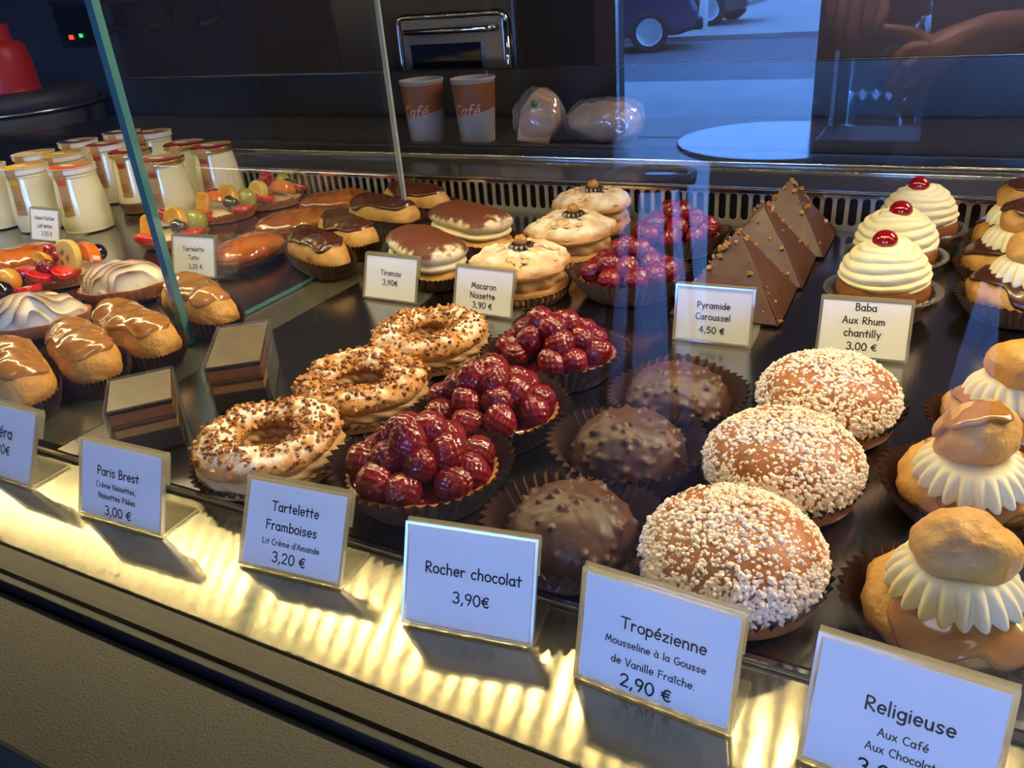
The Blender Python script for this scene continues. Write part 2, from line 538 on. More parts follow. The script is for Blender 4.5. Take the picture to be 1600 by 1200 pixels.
# rear ventilation grille: upright plate pierced by rounded slots
pitch, sw, sh, zt, zb = .0139, .0094, .034, .0455, -.002
b = MB()
prof = []
for k in range(7):
    a = PI * k / 6
    prof.append((sw / 2 * math.cos(a), .0395 - sw / 2 + sw / 2 * math.sin(a)))
for k in range(7):
    a = PI + PI * k / 6
    prof.append((sw / 2 * math.cos(a), .0395 - sh + sw / 2 + sw / 2 * math.sin(a)))
outl = []
for x, z in prof:   # matching points on the cell border
    t = math.atan2(z - .0225, x)
    ax, az = (pitch / 2, (zt - zb) / 2)
    k = min(ax / max(abs(math.cos(t)), 1e-6), az / max(abs(math.sin(t)), 1e-6))
    outl.append((k * math.cos(t), (zt + zb) / 2 + k * math.sin(t)))
x = GX + .007
n = len(prof)
corner = [(pitch / 2, zt), (-pitch / 2, zt), (-pitch / 2, zb), (pitch / 2, zb)]
while x < XR - .02:
    V = [(x + a, 1.0, z) for a, z in outl] + [(x + a, 1.0, z) for a, z in prof] + [(x + a * .9, 1.0022, .0225 + (z - .0225) * .97) for a, z in prof]
    V += [(x + a, 1.0, z) for a, z in corner]
    F = []
    for i in range(n):
        j = (i + 1) % n
        F += [(i, j, n + j, n + i), (n + i, n + j, 2 * n + j, 2 * n + i)]
    # corner triangles
    for c, (ca, cz) in enumerate(corner):
        best = None
        for i in range(n):
            j = (i + 1) % n
            if (abs(abs(outl[i][0]) - pitch / 2) < 1e-6) != (abs(abs(outl[j][0]) - pitch / 2) < 1e-6):
                if outl[i][0] * ca > 0 and (outl[i][1] - .0217) * (cz - .0217) > 0:
                    best = (i, j)
        if best:
            F.append((best[0], 3 * n + c, best[1]))
    b.add(V, F)
    x += pitch
b.build('ventilation_grille', m_grille, case, smooth=False)
MB().box(GX, XR, 1.006, 1.0185, -.06, .044).build('dark_air_duct', m_black, case, smooth=False)
MB().box(GX, XR, .9985, 1.118, .0455, .0485).build('rear_steel_ledge', m_steel, case, smooth=False, bevel=.001)
MB().add(*extr([(.9985, .0455), (.9955, .044), (.9955, .041), (.9985, .0405)], GX, XR)).build('grille_rim', m_chrome, case, smooth=False)
b = MB()
b.add(*tube([(GX, 1.082, .0497), (XR, 1.082, .0497)], .0012, 8)).add(*tube([(XL, 1.1185, .0505), (XR, 1.1185, .0505)], .0022, 8))
b.build('steel_rail', m_chrome, case)
MB().box(XL, XR, 1.121, 1.15, -.3, .0655).build('black_rear_edge', m_black, case, smooth=False, bevel=.004)
MB().box(GX, XR, 1.0185, 1.121, -.06, .0455).box(XL, GX, 1.118, 1.121, -.06, .0455).build('rear_core', m_black, case, smooth=False)
# light fixture hanging under the top glass of the case
led = thing('led_strip_light', 'slim steel light bar with a row of warm LEDs over the pastries', 'light', (0, .605, .455))
MB().add(*extr([(-.02, .0), (.02, .0), (.02, .022), (-.02, .022)], XL + .05, XR - .05)).build('housing', m_steel, led, smooth=False)
b = MB()
x = XL + .08
while x < XR - .08:
    b.add(*[np.array([(x - .006, -.0060, -.0012), (x + .006, -.0060, -.0012), (x + .006, .005, -.0062), (x - .006, .005, -.0062)]), [(0, 3, 2, 1)]])
    x += .028
o = b.build('led_chips', m_ledhot, led, smooth=False); o['kind'] = 'stuff'
for x in (-2.9, 1.15):
    MB().box(x - .01, x + .01, -.012, .012, -.45, .0).build('post', m_steel, led, smooth=False)

# trays
def tray(name, x0, x1, label):
    t = thing(name, label, 'tray', ((x0 + x1) / 2, .65, -.014))
    w = (x1 - x0) / 2
    MB().box(-w, w, -.3495, .3450, 0, .0135).build('tray_floor', m_tray, t, smooth=False)
    return t
tray('display_tray', -.582, 1.24, 'wide dark brushed steel tray under the tarts, buns and babas')
lt = tray('display_tray', -2.9, -.645, 'brushed steel tray under the yogurt jars, eclairs and meringue tarts')
MB().box(-1.1275, .63, .3452, .455, 0, .0135).build('tray_floor_extension', m_tray, lt, smooth=False)
MB().box(-.644, -.583, .306, .985, -.0135, -.0002).build('tray_joint_strip', m_deck, case, smooth=False)
# glass
g = thing('glass_divider', 'upright glass divider with green edges between eclairs and opera cakes', 'glass divider', (-.6405, .0, 0))
MB().box(-.004, .004, .491, .873, .001, .42).build('pane', m_divglass, g, smooth=False)
MB().box(-.0042, .0042, .4835, .491, .001, .42).build('polished_edge', m_edge, g, smooth=False)
MB().box(-.003, .003, .873, .877, .001, .42).build('polished_edge', m_edge2, g, smooth=False)
MB().box(-.0022, .0022, .489, .874, .0008, .0035).build('bottom_edge', m_edge, g, smooth=False)
g = thing('front_glass', 'large clear front pane of the counter standing in the black rubber seal', 'glass pane', (0, .1875, .0))
MB().box(XL, XR, -.0026, .0026, -.006, .60).build('pane', m_glass, g, smooth=False)
# ------------------------------------------------------------------ hand-lettered stroke font (informal rounded lettering of the price cards)
def _arc(cx, cy, rx, ry, a0, a1, n=12):
    return [(cx + rx * math.cos(math.radians(a0 + (a1 - a0) * i / n)), cy + ry * math.sin(math.radians(a0 + (a1 - a0) * i / n))) for i in range(n + 1)]
_dot = lambda x, y: [(x, y), (x + .012, y)]
_o = lambda: _arc(.23, .24, .2, .23, 90, 450, 18)
_e = lambda: [(.05, .25), (.41, .25)] + _arc(.23, .24, .18, .23, 5, 315, 14)[0:]
_a = lambda: [_arc(.21, .23, .18, .22, 50, 410, 18), [(.39, .46), (.38, .12), (.43, 0)]]
G = {
 'a': (.47, _a()), 'à': (.47, _a() + [[(.14, .72), (.27, .6)]]), 'î': (.2, [[(.1, .46), (.1, 0)], [(-.02, .58), (.1, .7), (.22, .58)]]),
 'b': (.47, [[(.06, .78), (.06, 0)], _arc(.24, .23, .18, .22, 150, -150, 16)]), 'c': (.42, [_arc(.24, .23, .19, .23, 50, 310)]),
 'd': (.47, [_arc(.21, .23, .18, .22, 30, 330, 16), [(.39, .78), (.40, 0)]]), 'e': (.46, [_e()]),
 'é': (.46, [_e(), [(.2, .6), (.33, .73)]]), 'è': (.46, [_e(), [(.14, .73), (.27, .6)]]),
 'f': (.36, [_arc(.27, .62, .12, .14, 50, 180, 8) + [(.15, 0)], [(.02, .42), (.29, .44)]]),
 'g': (.47, [_arc(.22, .24, .18, .21, 40, 400, 18), [(.4, .46), (.4, -.06)] + _arc(.22, -.08, .18, .14, 0, -150, 8)]),
 'h': (.46, [[(.06, .78), (.06, 0)], [(.06, .2)] + _arc(.22, .28, .16, .18, 170, 0, 8) + [(.38, 0)]]), 'i': (.16, [[(.07, .46), (.07, 0)], _dot(.06, .64)]),
 'l': (.16, [[(.07, .78), (.07, 0)]]),
 'm': (.68, [[(.06, .46), (.06, 0)], [(.06, .22)] + _arc(.19, .30, .13, .15, 170, 0, 8) + [(.32, 0)], [(.32, .22)] + _arc(.45, .30, .13, .15, 170, 0, 8) + [(.59, 0)]]),
 'n': (.45, [[(.06, .46), (.06, 0)], [(.06, .2)] + _arc(.22, .28, .16, .18, 170, 0, 8) + [(.38, 0)]]), 'o': (.46, [_o()]),
 'p': (.47, [[(.06, .46), (.06, -.26)], _arc(.24, .23, .18, .22, 150, -150, 16)]), 'r': (.37, [[(.06, .46), (.07, 0)], [(.07, .24)] + _arc(.22, .28, .15, .17, 165, 50, 6)]),
 's': (.41, [[(.34, .4), (.24, .46), (.11, .43), (.07, .34), (.14, .26), (.27, .21), (.33, .12), (.27, .03), (.15, 0), (.05, .06)]]),
 't': (.36, [[(.17, .68), (.16, .08), (.2, 0)], [(.0, .45), (.33, .46)]]), 'u': (.45, [[(.06, .46), (.06, .18)] + _arc(.21, .17, .15, .17, 180, 350, 8) + [(.37, .46), (.38, 0)]]),
 'v': (.42, [[(.03, .46), (.2, 0), (.37, .46)]]), 'x': (.44, [[(.05, .46), (.38, 0)], [(.36, .47), (.05, 0)]]), 'y': (.44, [[(.04, .46), (.22, .06)], [(.39, .46), (.14, -.26)]]),
 'z': (.42, [[(.05, .44), (.36, .44), (.05, .02), (.38, .02)]]), "'": (.14, [[(.07, .78), (.05, .64)]]), ' ': (.28, []),
 'A': (.6, [[(.04, 0), (.3, .75), (.54, 0)], [(.13, .27), (.47, .27)]]), 'B': (.5, [[(.07, 0), (.07, .74)] + _arc(.2, .57, .19, .17, 80, -80, 8) + [(.1, .4)] + _arc(.22, .2, .22, .2, 80, -90, 8) + [(.07, 0)]]),
 'C': (.56, [_arc(.33, .37, .28, .37, 50, 305, 16)]), 'F': (.5, [[(.46, .72), (.08, .74), (.08, 0)], [(.08, .4), (.4, .41)]]),
 'G': (.62, [_arc(.33, .37, .28, .37, 55, 345, 18) + [(.6, .33), (.36, .33)]]), 'L': (.48, [[(.08, .75), (.08, .02), (.45, .02)]]),
 'M': (.72, [[(.05, 0), (.16, .74), (.36, .2), (.55, .74), (.66, 0)]]), 'N': (.62, [[(.07, 0), (.08, .74), (.54, .02), (.54, .75)]]),
 'O': (.66, [_arc(.33, .37, .28, .36, 90, 450, 20)]), 'P': (.48, [[(.08, 0), (.08, .74)] + _arc(.21, .55, .22, .19, 85, -90, 10) + [(.08, .36)]]),
 'R': (.54, [[(.08, 0), (.08, .74)] + _arc(.22, .56, .22, .18, 85, -90, 10) + [(.12, .37), (.5, 0)]]), 'T': (.6, [[(.02, .73), (.58, .73)], [(.3, .73), (.29, 0)]]),
 'V': (.56, [[(.04, .75), (.27, 0), (.52, .75)]]), 'Y': (.54, [[(.04, .75), (.27, .38)], [(.5, .75), (.17, 0)]]),
 '0': (.56, [_arc(.27, .37, .23, .37, 90, 450, 20)]), '2': (.54, [_arc(.25, .54, .2, .2, 165, -20, 10) + [(.06, .02), (.48, .02)]]),
 '3': (.54, [_arc(.23, .56, .2, .18, 150, -80, 10) + _arc(.23, .19, .23, .2, 80, -150, 10)]), '4': (.56, [[(.36, 0), (.37, .75), (.04, .25), (.52, .25)]]),
 '5': (.54, [[(.45, .73), (.12, .73), (.09, .42)] + _arc(.24, .23, .22, .23, 120, -145, 12)]), '9': (.54, [_arc(.26, .53, .2, .2, 30, 390, 16), [(.47, .6), (.4, .25), (.26, 0)]]),
 ',': (.22, [[(.13, .06), (.06, -.13)]]), '.': (.2, [_dot(.08, .03)]), '€': (.6, [_arc(.36, .36, .24, .33, 55, 305, 14), [(.02, .45), (.44, .45)], [(.02, .29), (.42, .29)]]),
}
def text_width(s):
    return sum(G[c][0] + .06 for c in s) - .06
def text_mesh(b, s, cx, cy, width, put, wt=.056, slant=.0):
    """flat rounded strokes; put(x, y) maps card coordinates to a 3-D point"""
    k = width / text_width(s)
    x = cx - width / 2
    r = wt * k
    for c in s:
        adv, lines = G[c]
        for L in lines:
            P = [(x + (px + slant * py) * k, cy + (py - .3) * k) for px, py in L]
            for i, (a, e) in enumerate(P):
                b.add([put(a + r * math.cos(TAU * q / 8), e + r * math.sin(TAU * q / 8)) for q in range(8)], [tuple(range(8))])
                if i:
                    a0, e0 = P[i - 1]
                    d = math.hypot(a - a0, e - e0)
                    if d < 1e-9: continue
                    nx, ny = -(e - e0) / d * r, (a - a0) / d * r
                    b.add([put(a0 - nx, e0 - ny), put(a - nx, e - ny), put(a + nx, e + ny), put(a0 + nx, e0 + ny)], [(0, 1, 2, 3)])
        x += (adv + .06) * k

def price_tag(x, y, yaw, Wd, H, lean, lines, label, foot=.047, ink=None):
    t = thing('price_tag', label, 'price tag', (x, y, .0003), yaw, 'price tags')
    u = np.array([0, math.sin(lean), math.cos(lean)]); n = np.array([0, -math.cos(lean), math.sin(lean)])
    su, cu = math.sin(lean), math.cos(lean)
    path = [(foot, .0009), (foot * .5, .0009), (.006, .0009), (.0015, .0012), (.0 + su * .003, .003)]
    path += [(su * q, cu * q) for q in np.linspace(.006, H - .002, 6)]
    top = np.array([su, cu]) * H
    path += [(top[0] + .0004, top[1]), (top[0] + .0016, top[1] + .0008), (top[0] + .0028, top[1] - .0002)]
    path += [(top[0] + .0032 - su * q, top[1] - .001 - cu * q) for q in (.004, .012, .02)]
    MB().add(*extr(ribbon(path, .0012), -Wd / 2, Wd / 2)).build('acrylic_holder', m_acryl, t, smooth=False)
    mg = .0022
    def put(off):
        return lambda a, e: tuple(np.array([a, 0, 0]) + u * e + n * off + np.array([0, 0, .0]))
    p = put(.0014); q = put(.0008)
    V = [p(-Wd / 2 + mg, mg), p(Wd / 2 - mg, mg), p(Wd / 2 - mg, H - mg), p(-Wd / 2 + mg, H - mg)] + [q(-Wd / 2 + mg, mg), q(Wd / 2 - mg, mg), q(Wd / 2 - mg, H - mg), q(-Wd / 2 + mg, H - mg)]
    MB().add(V, [(0, 1, 2, 3), (7, 6, 5, 4), (0, 4, 5, 1), (1, 5, 6, 2), (2, 6, 7, 3), (3, 7, 4, 0)]).build('card', m_card, t, smooth=False)
    b = MB()
    for s, w, fy, fx in lines:
        text_mesh(b, s, (fx - .5) * Wd, H * (1 - fy), w * Wd, put(.0016))
    b.build('printed_lettering', m_ink, t, smooth=False)
    # clear cover sheet and its bright polished rim
    b = MB()
    P = [(-Wd / 2, .0006), (Wd / 2, .0006), (Wd / 2, H), (-Wd / 2, H)]
    I = [(-Wd / 2 + .0014, .002), (Wd / 2 - .0014, .002), (Wd / 2 - .0014, H - .0014), (-Wd / 2 + .0014, H - .0014)]
    f0, f1 = put(.0006), put(.0024)
    V = [f1(*c) for c in P] + [f1(*c) for c in I] + [f0(*c) for c in P] + [f0(*c) for c in I]
    F = []
    for i in range(4):
        j = (i + 1) % 4
        F += [(i, j, 4 + j, 4 + i), (8 + i, 12 + i, 12 + j, 8 + j), (i, 8 + i, 8 + j, j), (4 + i, 4 + j, 12 + j, 12 + i)]
    b.add(V, F).build('rim', m_rimacryl, t, smooth=False)
    return t
m_rimacryl = glass('acrylic_rim', (.9, .9, .86), f0=.12, haze=.5, hazecol=(.8, .76, .62), rough=.12, through=True)
TAGS = [
 (-.4452, .2513, .0401, .0767, .0529, .3696, [('Paris Brest', .5, .38, .47), ('Crème Noisettes,', .48, .555, .45), ('Noisettes Pilées', .45, .69, .46), ('3,00 €', .32, .87, .48)], 'price tag reading Paris Brest on the steel deck before the nut rings'),
 (-.3044, .2551, .0907, .0717, .0534, .5, [('Tartelette', .46, .29, .5), ('Framboises', .5, .5, .48), ("Lit Crème d'Amande", .56, .68, .49), ('3,20 €', .33, .84, .49)], 'price tag reading Tartelette Framboises in front of the raspberry tarts'),
 (-.1852, .2551, .1554, .0724, .0551, .4122, [('Rocher chocolat', .73, .42, .53), ('3,90€', .28, .67, .53)], 'price tag reading Rocher chocolat in front of the chocolate domes'),
 (-.0855, .2508, -.0442, .0754, .0572, .2716, [('Tropézienne', .53, .38, .54), ('Mousseline à la Gousse', .63, .55, .5), ('de Vanille Fraîche.', .53, .71, .5), ('2,90 €', .33, .875, .47)], 'price tag reading Tropézienne in front of the sugar pearl buns'),
 (.0146, .247, -.0505, .0706, .0568, .3675, [('Religieuse', .46, .41, .53), ('Aux Café', .26, .59, .52), ('Aux Chocolat', .36, .71, .52), ('3,00 €', .36, .88, .5)], 'largest price tag reading Religieuse at the lower right corner'),
 (-.5811, .2568, -.006, .07, .0549, .455, [('Opéra', .42, .39, .40), ('3,90€', .34, .62, .43)], 'price tag cut off by the left edge, beside the Paris Brest tag'),
 (-.5095, .6459, -.0121, .0692, .0486, .3423, [('Tiramisu', .38, .4, .5), ('3,90€', .29, .61, .5)], 'price tag reading Tiramisu before the cocoa-dusted pastry'),
 (-.3922, .6392, -.019, .068, .0477, .3355, [('Macaron', .42, .4, .5), ('Noisette', .42, .6, .49), ('3,90 €', .34, .8, .5)], 'price tag reading Macaron Noisette in front of the almond macarons'),
 (-.1633, .6418, .0392, .0678, .0502, .2154, [('Pyramide', .42, .34, .5), ('Caroussel', .44, .54, .5), ('4,50 €', .33, .77, .5)], 'price tag reading Pyramide Caroussel in front of the chocolate pyramids'),
 (-.0429, .6478, .0749, .0699, .0488, .4213, [('Baba', .23, .15, .5), ('Aux Rhum', .46, .37, .49), ('chantilly', .4, .58, .49), ('3,00 €', .33, .8, .5)], 'price tag reading Baba Aux Rhum chantilly in front of the babas'),
 (-.8004, .644, .0943, .0672, .0506, .3077, [('Tartelette', .5, .34, .5), ('Tatin', .25, .54, .5), ('3,20 €', .33, .75, .54)], 'price tag reading Tartelette Tatin behind the glass divider'),
 (-1.1743, .7028, .0043, .0677, .0484, .2962, [('Yaourt Parfum', .68, .3, .5), ('Lait entier', .54, .54, .5), ('2,50 €', .37, .77, .56)], 'price tag reading Yaourt Parfum in front of the yogurt jars'),
]
for q in TAGS:
    price_tag(*q, foot=.030 if q[1] < .3 else .047)
# ------------------------------------------------------------------ pastries
def paper_case(parent, rx, ry, h, flare=1.22, n=44, m=None, seed=0, z0=.0004, amp=.05, wob=.05, sq=2):
    """pleated paper cup"""
    rnd = np.random.RandomState(seed)
    ph = rnd.rand(3) * TAU
    prof = [(0, z0), (.6, z0), (.97, z0 + .0004), (1.0, z0 + .0015), (1 + (flare - 1) * .35, h * .4), (1 + (flare - 1) * .72, h * .75), (flare, h)]
    N = n * 4
    tri = np.abs(((np.arange(N) / 4.0) % 1) - .5) * 4 - 1
    th = np.linspace(0, TAU, N, endpoint=False)
    wv = np.sin(2 * th + ph[0]) * .5 + np.sin(3 * th + ph[1]) * .35 + np.sin(5 * th + ph[2]) * .25
    def mod(TH, T, R, Z):
        w = np.clip((Z - z0) / h, 0, 1)
        R = R * (np.abs(np.cos(TH)) ** sq + np.abs(np.sin(TH)) ** sq) ** (-1 / sq)
        return R * (1 + amp * tri[None] * np.minimum(1, w * 2) * (R > .9) + wob * wv[None] * w), Z + h * .13 * wv[None] * w * w
    V, F = rev(prof, N, mod, rx, ry)
    return MB().add(V, F).build('paper_case', m or m_case, parent, smooth=False)

def crystals(P, Nn, smin, smax, seed, sunk=.3):
    """irregular little crystals on the points P with normals Nn"""
    rnd = np.random.RandomState(seed)
    t = (1 + 5 ** .5) / 2
    I = np.array([(-1, t, 0), (1, t, 0), (-1, -t, 0), (1, -t, 0), (0, -1, t), (0, 1, t), (0, -1, -t), (0, 1, -t), (t, 0, -1), (t, 0, 1), (-t, 0, -1), (-t, 0, 1)]) / 1.9
    IF = [(0, 11, 5), (0, 5, 1), (0, 1, 7), (0, 7, 10), (0, 10, 11), (1, 5, 9), (5, 11, 4), (11, 10, 2), (10, 7, 6), (7, 1, 8), (3, 9, 4), (3, 4, 2), (3, 2, 6), (3, 6, 8), (3, 8, 9), (4, 9, 5), (2, 4, 11), (6, 2, 10), (8, 6, 7), (9, 8, 1)]
    b = MB()
    for p, nn in zip(P, Nn):
        s = rnd.uniform(smin, smax)
        V = I * (s * rnd.uniform(.7, 1.25, 3)) * rnd.uniform(.8, 1.15, (12, 1))
        V = V @ rotz(rnd.rand() * TAU).T @ rotx(rnd.rand() * TAU).T
        b.add(V + p + nn * s * (1 - 2 * sunk) * .6, IF)
    return b

def chunks(P, Nn, smin, smax, seed, nm=3):
    rnd = np.random.RandomState(seed)
    b = MB()
    for p, nn in zip(P, Nn):
        s = rnd.uniform(smin, smax)
        V = np.array([(x, y, z) for z in (-1, 1) for y in (-1, 1) for x in (-1, 1)], float) * rnd.uniform(.35, 1, (8, 3)) * s * rnd.uniform(.6, 1.1, 3)
        V = V @ rotz(rnd.rand() * TAU).T @ rotx(rnd.rand() * TAU).T
        b.add(V + p + nn * s * .35, [(0, 2, 3, 1), (4, 5, 7, 6), (0, 1, 5, 4), (2, 6, 7, 3), (0, 4, 6, 2), (1, 3, 7, 5)], rnd.randint(nm))
    return b

def dome_pts(n, r, h, z0, seed, tmin=.02, zpow=1.0):
    rnd = np.random.RandomState(seed)
    k = np.arange(n)
    c = 1 - (1 - tmin) * ((k + .5) / n) ** zpow
    th = k * 2.399963 + rnd.normal(0, .12, n)
    s = np.sqrt(np.maximum(1 - c * c, 0))
    P = np.stack([r * s * np.cos(th), r * s * np.sin(th), z0 + h * c], 1)
    N = np.stack([s * np.cos(th) / r, s * np.sin(th) / r, c / h], 1)
    N /= np.linalg.norm(N, axis=1)[:, None]
    return P + rnd.normal(0, .0006, P.shape), N

# --- sugar pearl bun (front right column)
def tropezienne(label):
    t = thing('sugar_pearl_bun', label, 'bun', group='sugar pearl buns')
    V, F = rev([(0, .002), (.036, .002), (.044, .006), (.047, .011), (.0465, .0165), (.04, .018), (0, .018)], 56, m=26)
    MB().add(lump(V, .0007, 60, 3), F).build('bun_base', m_brioche, t)
    V, F = rev([(0, .0155), (.04, .0155), (.0468, .0175), (.0468, .0205), (.04, .023), (0, .023)], 72, lambda TH, T, R, Z: (R * (1 + .022 * np.sin(14 * TH) * (R > .03)), Z), m=20)
    MB().add(lump(V, .001, 70, 5), F).build('custard_filling', m_custard, t)
    V, F = rev([(0, .0205), (.04, .0205), (.047, .0225), (.0485, .0275), (.0465, .0355), (.040, .0445), (.028, .0515), (.012, .0550), (0, .0553)], 64, m=40)
    MB().add(lump(V, .0008, 45, 9), F).build('bun_top', m_brioche, t)
    P, N = dome_pts(5200, .0483, .0305, .0252, 5, -.16, .9)
    o = crystals(P, N, .001, .0020, 8).build('pearl_sugar', m_pearl, t, smooth=False)
    o['kind'] = 'stuff'
    paper_case(t, .039, .039, .024, 1.3, 40, m_case2, 2)
    return t
TR = [(-0.0711, 0.3375, .2, 'nearest sugar pearl bun, directly behind the Tropézienne tag'), (-0.0643, 0.4336, 2.1, 'middle bun of the three covered in sugar pearls'), (-0.0522, 0.5268, 4.0, 'sugar pearl bun at the back, in front of the Baba tag')]
t0 = tropezienne(TR[0][3])
t0.location, t0.rotation_euler, t0.scale = (*TR[0][:2], 0), (0, 0, TR[0][2]), (.945,) * 3
for x, y, a, l in TR[1:]:
    dup(t0, (x, y, 0), a, l)

# --- bumpy chocolate dome
def rocher(label, seed):
    t = thing('chocolate_nut_dome', label, 'chocolate dome', group='chocolate domes with chopped nuts')
    rnd = np.random.RandomState(seed)
    V, F = rev([(0, .002), (.03, .002), (.0385, .005), (.0405, .0125), (.039, .023), (.0335, .0345), (.023, .0425), (.010, .0463), (0, .047)], 150, m=84)
    c = np.array([0, 0, .014])
    D = V - c
    L = np.linalg.norm(D, axis=1)
    D /= L[:, None]
    k = rnd.normal(size=(120, 3)); k[:, 2] = np.abs(k[:, 2]) * .9 - .25
    k /= np.linalg.norm(k, axis=1)[:, None]
    h = np.zeros(len(V))
    for q in k:
        a = np.arccos(np.clip(D @ q, -1, 1))
        w = rnd.uniform(.032, .075)
        h = np.maximum(h, rnd.uniform(.001, .0034) * np.exp(-(a / w) ** 2.6))
    V = V + D * (h + .0009 * fbm(V, 70, seed))[:, None]
    MB().add(V, F).build('chocolate_shell', m_rocher, t)
    paper_case(t, .0345, .0345, .03, 1.55, 44, m_case, seed)
    return t
for x, y, a, s, l in [(-0.1579, 0.3309, 0, 11, 'nearest bumpy chocolate dome, behind the Rocher chocolat tag'), (-0.1588, 0.4228, 1, 12, 'middle one of the three bumpy chocolate domes'), (-0.1505, 0.5007, 2, 13, 'rear bumpy chocolate dome, below the Pyramide Caroussel tag')]:
    t = rocher(l, s)
    t.location, t.scale = (x, y, 0), (.925,) * 3

# --- Paris-Brest nut ring
def nut_ring(label, seed, sugar, sx=1, sy=1):
    t = thing('choux_nut_ring', label, 'choux ring', group='choux rings topped with nuts')
    def tor(R, r, rz, z, n=90, m=28, amp=.0016, sd=0):
        ph = np.linspace(0, TAU, m, endpoint=False)
        th = np.linspace(0, TAU, n, endpoint=False)
        TH, PH = np.meshgrid(th, ph, indexing='ij')
        V = np.stack([(R + r * np.cos(PH)) * np.cos(TH) * sx, (R + r * np.cos(PH)) * np.sin(TH) * sy, z + rz * np.sin(PH)], -1).reshape(-1, 3)
        F = [(i * m + j, ((i + 1) % n) * m + j, ((i + 1) % n) * m + (j + 1) % m, i * m + (j + 1) % m) for i in range(n) for j in range(m)]
        d = fbm(V, 55, sd + seed) * amp
        cen = np.stack([R * np.cos(TH) * sx, R * np.sin(TH) * sy, np.full_like(TH, z)], -1).reshape(-1, 3)
        D = V - cen; D /= np.linalg.norm(D, axis=1)[:, None]
        return V + D * d[:, None], F, D
    V, F, D = tor(.0405, .0175, .009, .0095, sd=1)
    V[:, 2] = np.maximum(V[:, 2], .0012)
    MB().add(V, F).build('choux_base', m_choux2, t)
    # piped cream: twisted lobes
    n, m = 160, 30
    th = np.linspace(0, TAU, n, endpoint=False); ph = np.linspace(0, TAU, m, endpoint=False)
    TH, PH = np.meshgrid(th, ph, indexing='ij')
    r = .0172 * (1 + .075 * np.cos(5 * PH + 16 * TH) + .05 * np.sin(3 * TH))
    V = np.stack([(.0405 + r * np.cos(PH)) * np.cos(TH) * sx, (.0405 + r * np.cos(PH)) * np.sin(TH) * sy, .0175 + r * .5 * np.sin(PH)], -1).reshape(-1, 3)
    F = [(i * m + j, ((i + 1) % n) * m + j, ((i + 1) % n) * m + (j + 1) % m, i * m + (j + 1) % m) for i in range(n) for j in range(m)]
    MB().add(V, F).build('praline_cream', m_praline, t)
    V, F, D = tor(.0400, .0178, .0095, .0275, n=130, m=36, amp=.0032, sd=5)
    b = MB().add(V, F)
    sg = np.clip((D[:, 2] - .15) * 2.2, 0, 1) * np.clip(sugar + 1.2 * fbm(V, 130, seed + 30), 0, 1)
    b.at['sugar'] = sg
    b.build('choux_top', m_pbpastry, t)
    rnd = np.random.RandomState(seed + 3)
    ids = np.where(D[:, 2] > -.05)[0]
    w = .25 + np.clip(D[ids, 2], 0, 1)
    ids = rnd.choice(ids, 480, replace=False, p=w / w.sum())
    ch = chunks(V[ids], D[ids], .001, .0027, seed)
    o = ch.build('chopped_nuts', m_nuts, t, smooth=False)
    o['kind'] = 'stuff'
    paper_case(t, .046 * sx, .046 * sy, .014, 1.3, 46, m_case, seed)
    return t
for x, y, a, s, su, l in [(-0.3960, 0.3430, .3, 21, .75, 'nearest choux ring, heavily dusted with sugar, behind the Paris Brest tag'), (-0.3868, 0.4395, 1.4, 22, .15, 'middle choux ring with chopped nuts and hardly any sugar'), (-0.3870, 0.5387, 2.19, 23, .5, 'rear choux ring with nuts, below the Macaron Noisette tag')]:
    t = nut_ring(l, s, su)
    t.location, t.rotation_euler, t.scale = (x, y, 0), (0, 0, a), (.89,) * 3

# --- raspberries
def rasp_mesh(seed):
    rnd = np.random.RandomState(seed)
    V, F = ell(1, 1, 1, 56, 38)
    k = np.arange(82)
    z = 1 - 2 * (k + .5) / 82
    th = k * 2.399963
    Q = np.stack([np.sqrt(1 - z * z) * np.cos(th), np.sqrt(1 - z * z) * np.sin(th), z], 1)
    d = np.max(V @ Q.T, axis=1)
    V = V * (1 - .105 * np.clip((1 - d) / .03, 0, 1) ** 1.4)[:, None]
    V *= np.array([.0102, .0100, .0112]) * rnd.uniform(.95, 1.05, 3)
    V[:, :2] *= (1 - .16 * V[:, 2:3] / .0112)
    return MB().add(V, F).mesh('raspberry', m_rasp)
RASP = [rasp_mesh(i) for i in range(3)]
def oval_shell(t, rx, ry, h, seed, m=None, n=40, name='tart_shell', point=.0):
    def mod(TH, T, R, Z):
        return R * (1 + .022 * np.cos(n * TH) * ((T > .2) & (T < .68)) + point * np.cos(2 * TH)), Z + .0006 * np.sin(7 * TH + seed) * (T > .3)
    V, F = rev([(0, .0015), (.78, .0015), (.84, .003), (.93, h * .6), (.985, h * .95), (.965, h), (.93, h * .97), (.9, h * .8), (0, h * .75)], n * 4, mod, rx, ry, m=30)
    return MB().add(lump(V, .0004, 120, seed), F).build(name, m or m_crust, t)
